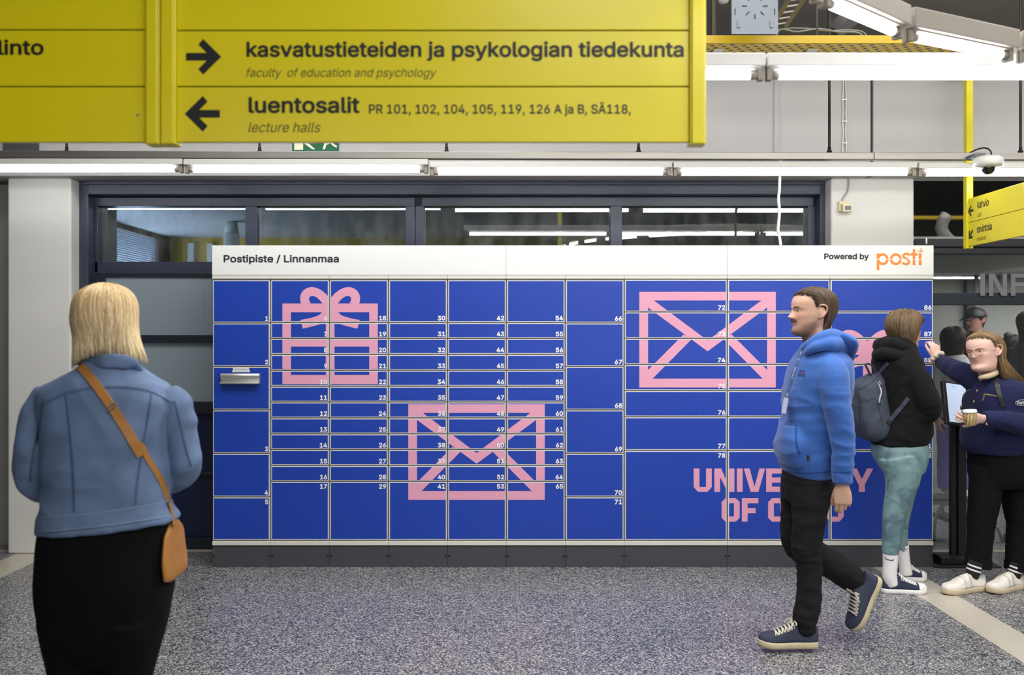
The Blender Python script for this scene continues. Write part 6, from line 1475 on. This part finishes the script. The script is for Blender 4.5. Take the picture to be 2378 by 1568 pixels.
# ================================================================ people inside the booth
def far_person(label, px, top, Y, fwd, skin, hairkeys, haircol, topm, botm, halfw=38, locks=260, lean=0.0, cap=None, sleeves=None, shoes=None):
    k = F/Y; s = k
    t = person(label, (P(px, 784, Y).x, Y, 0)); chin = top+0.236*k
    H = head_matrix(px, chin, Y, fwd, (1.0, 1.0, 1.0), pitch=.05); mb = MB(); head_shape(mb, H)
    pz = lambda z: CY+(EYE-z)*k
    zc = EYE-(chin-CY)/k; sh = zc-.06
    limb(mb, [(px, chin-10, 13*k/245, 0), (px, chin+14, 15*k/245, 0)], Y, res=6)
    sil(mb, [(pz(sh+.03), px-12, px+12, .06), (pz(sh-.05), px-halfw*.7, px+halfw*.7, .10), (pz(sh-.4), px-halfw*.6, px+halfw*.6, .1), (pz(sh-.62), px-halfw*.62, px+halfw*.62, .11)], Y)
    for sg in (-1, 1):
        limb(mb, [(px+sg*halfw*.5, pz(sh-.55), .06*k, 0), (px+sg*halfw*.45, pz(.45), .045*k, 0), (px+sg*halfw*.45, pz(.06), .035*k, 0)], Y, res=10)
        limb(mb, [(px+sg*halfw*.8, pz(sh-.06), .04*k, 0), (px+sg*halfw*.95, pz(sh-.33), .035*k, 0), (px+sg*halfw*.9, pz(sh-.53), .028*k, -.05)], Y, res=10)
        hand(mb, P(px+sg*halfw*.9, pz(sh-.55), Y-.05), (0, -.1, -1), (-sg, .2, 0), 1 if sg < 0 else -1, size=.95)
    union('body', mb, .007, 1, M_SKIN, t, paint=skin_paint(H, skin)); eyes(H, t)
    hair(H, t, hairkeys, haircol, locks=locks, rad=.005, dark=.5, seed=31, top=.010, wave=.05)
    mb = MB(); sil(mb, [(pz(sh+.05), px-14, px+14, .08), (pz(sh), px-halfw*.75, px+halfw*.75, .12), (pz(sh-.09), px-halfw*.95, px+halfw*.95, .14), (pz(sh-.35), px-halfw*.82, px+halfw*.82, .13), (pz(sh-.55), px-halfw*.85, px+halfw*.85, .14)], Y)
    for sg in (-1, 1): limb(mb, [(px+sg*halfw*.75, pz(sh-.04), .06*k, 0), (px+sg*halfw*.98, pz(sh-.2), .06*k, 0), (px+sg*halfw*1.0, pz(sh-.36), .05*k, 0), (px+sg*halfw*.92, pz(sh-.52), .042*k, -.05)], Y, res=14)
    union('top', mb, .012, 3, topm, t, disp=folds(.006, (8, 8, 10), px))
    mb = MB(); sil(mb, [(pz(sh-.46), px-halfw*.80, px+halfw*.80, .13), (pz(sh-.62), px-halfw*.85, px+halfw*.85, .14), (pz(sh-.72), px-halfw*.85, px+halfw*.85, .13)], Y)
    for sg in (-1, 1): limb(mb, [(px+sg*halfw*.42, pz(sh-.62), .085*k, 0), (px+sg*halfw*.45, pz(.45), .075*k, 0), (px+sg*halfw*.45, pz(.10), .07*k, 0)], Y, res=12)
    union('trousers', mb, .012, 3, botm, t, disp=folds(.006, (8, 8, 8), px+2))
    for sg in (-1, 1): x = px+sg*halfw*.45; q = gpt(x, Y); f2 = Vector((fwd[0], fwd[1], 0)).normalized(); shoe(t, q-f2*.09, q+f2*.18, (0, 0, 1), .1, shoes or M_BLACK, M_RUB, None, height=.085)
    return t, H
short = [(0, .185, .006, .005), (60, .18, .006, .004), (90, .12, .006, .004), (105, .12, .006, .005), (120, .06, .007, .005), (180, .04, .008, .004), (240, .06, .007, .005), (255, .12, .006, .005), (270, .12, .006, .004), (300, .18, .006, .004)]
long_ = [(0, .18, .012, .01), (40, .15, .015, .012), (60, .02, .02, .02), (80, -.10, .03, .04), (120, -.12, .035, .05), (180, -.12, .035, .05), (240, -.12, .035, .05), (280, -.10, .03, .04), (300, .02, .02, .02), (320, .15, .015, .012)]
M_BJK = mat('black_jacket', (30, 30, 33), .8); M_PURP = mat('purple_overall', (84, 78, 176), .75, var=.15, vscale=6); M_GTOP = mat('grey_sweater', (186, 184, 184), .9)
tc_, Hc = far_person('man in black cap and black jacket inside the booth, facing left', 2266, 717, 9.9, (-1, -.25), (178, 132, 112), short, (92, 66, 44), M_BJK, M_BJK, 40)
mb = MB(); mb.smooth = True; rs = []
for k in range(9):
    z = .150+.082*math.sin(k/8*PI/2); r_ = math.cos(k/8*PI/2)**.55 if k < 8 else .03; rs.append([Hc @ Vector(((.112 if math.cos(a) > 0 else .118)*r_*math.cos(a), .097*r_*math.sin(a), z+.020*(1-r_))) for a in [2*PI*i/28 for i in range(28)]])
mb.rings(rs); mb.sphere(Hc @ Vector((0, 0, .254)), .008, .008, .005, 10, 6); cp = mb.build('cap', M_BLACK, tc_)
mb = MB(); mb.smooth = True; rs = []
for k in range(7):
    u = k/6; rs.append([Hc @ Vector((.085+.088*u*math.cos(b*1.15), .078*math.sin(b*1.15)*(1-.12*u), .156-.020*u-.016*abs(b)**2*u+dz)) for b in [(-1+2*i/8) for i in range(9)] for dz in (0,)]+[Hc @ Vector((.085+.088*u*math.cos(b*1.15), .078*math.sin(b*1.15)*(1-.12*u), .152-.020*u-.016*abs(b)**2*u)) for b in [(1-2*i/8) for i in range(9)]])
mb.rings(rs); mb.build('peak', M_BLACK, cp)
far_person('woman with dark hair in grey top and purple overalls inside the booth', 2214, 758, 9.2, (.85, .35), (190, 144, 126), [(a, max(b, -.035), c, d*.8) for a, b, c, d in long_], (44, 32, 30), M_GTOP, M_PURP, 40, shoes=M_WS)
tb_, Hb2 = far_person('person with dark hair in a bun and dark jacket behind the leaning woman', 2352, 778, 9.6, (.8, .5), (176, 132, 112), short, (34, 28, 28), M_BJK, M_BJK, 36)
mb = MB(); mb.smooth = True; mb.sphere(Hb2 @ Vector((-.085, 0, .225)), .042, .042, .036, 16, 10); mb.build('hair_bun', mat('dark_bun', (34, 28, 28), .6), tb_)
far_person('person with long brown hair half cut by the right picture edge', 2392, 722, 8.6, (-.3, 1), (176, 132, 112), long_, (58, 42, 36), M_BJK, M_BJK, 44)
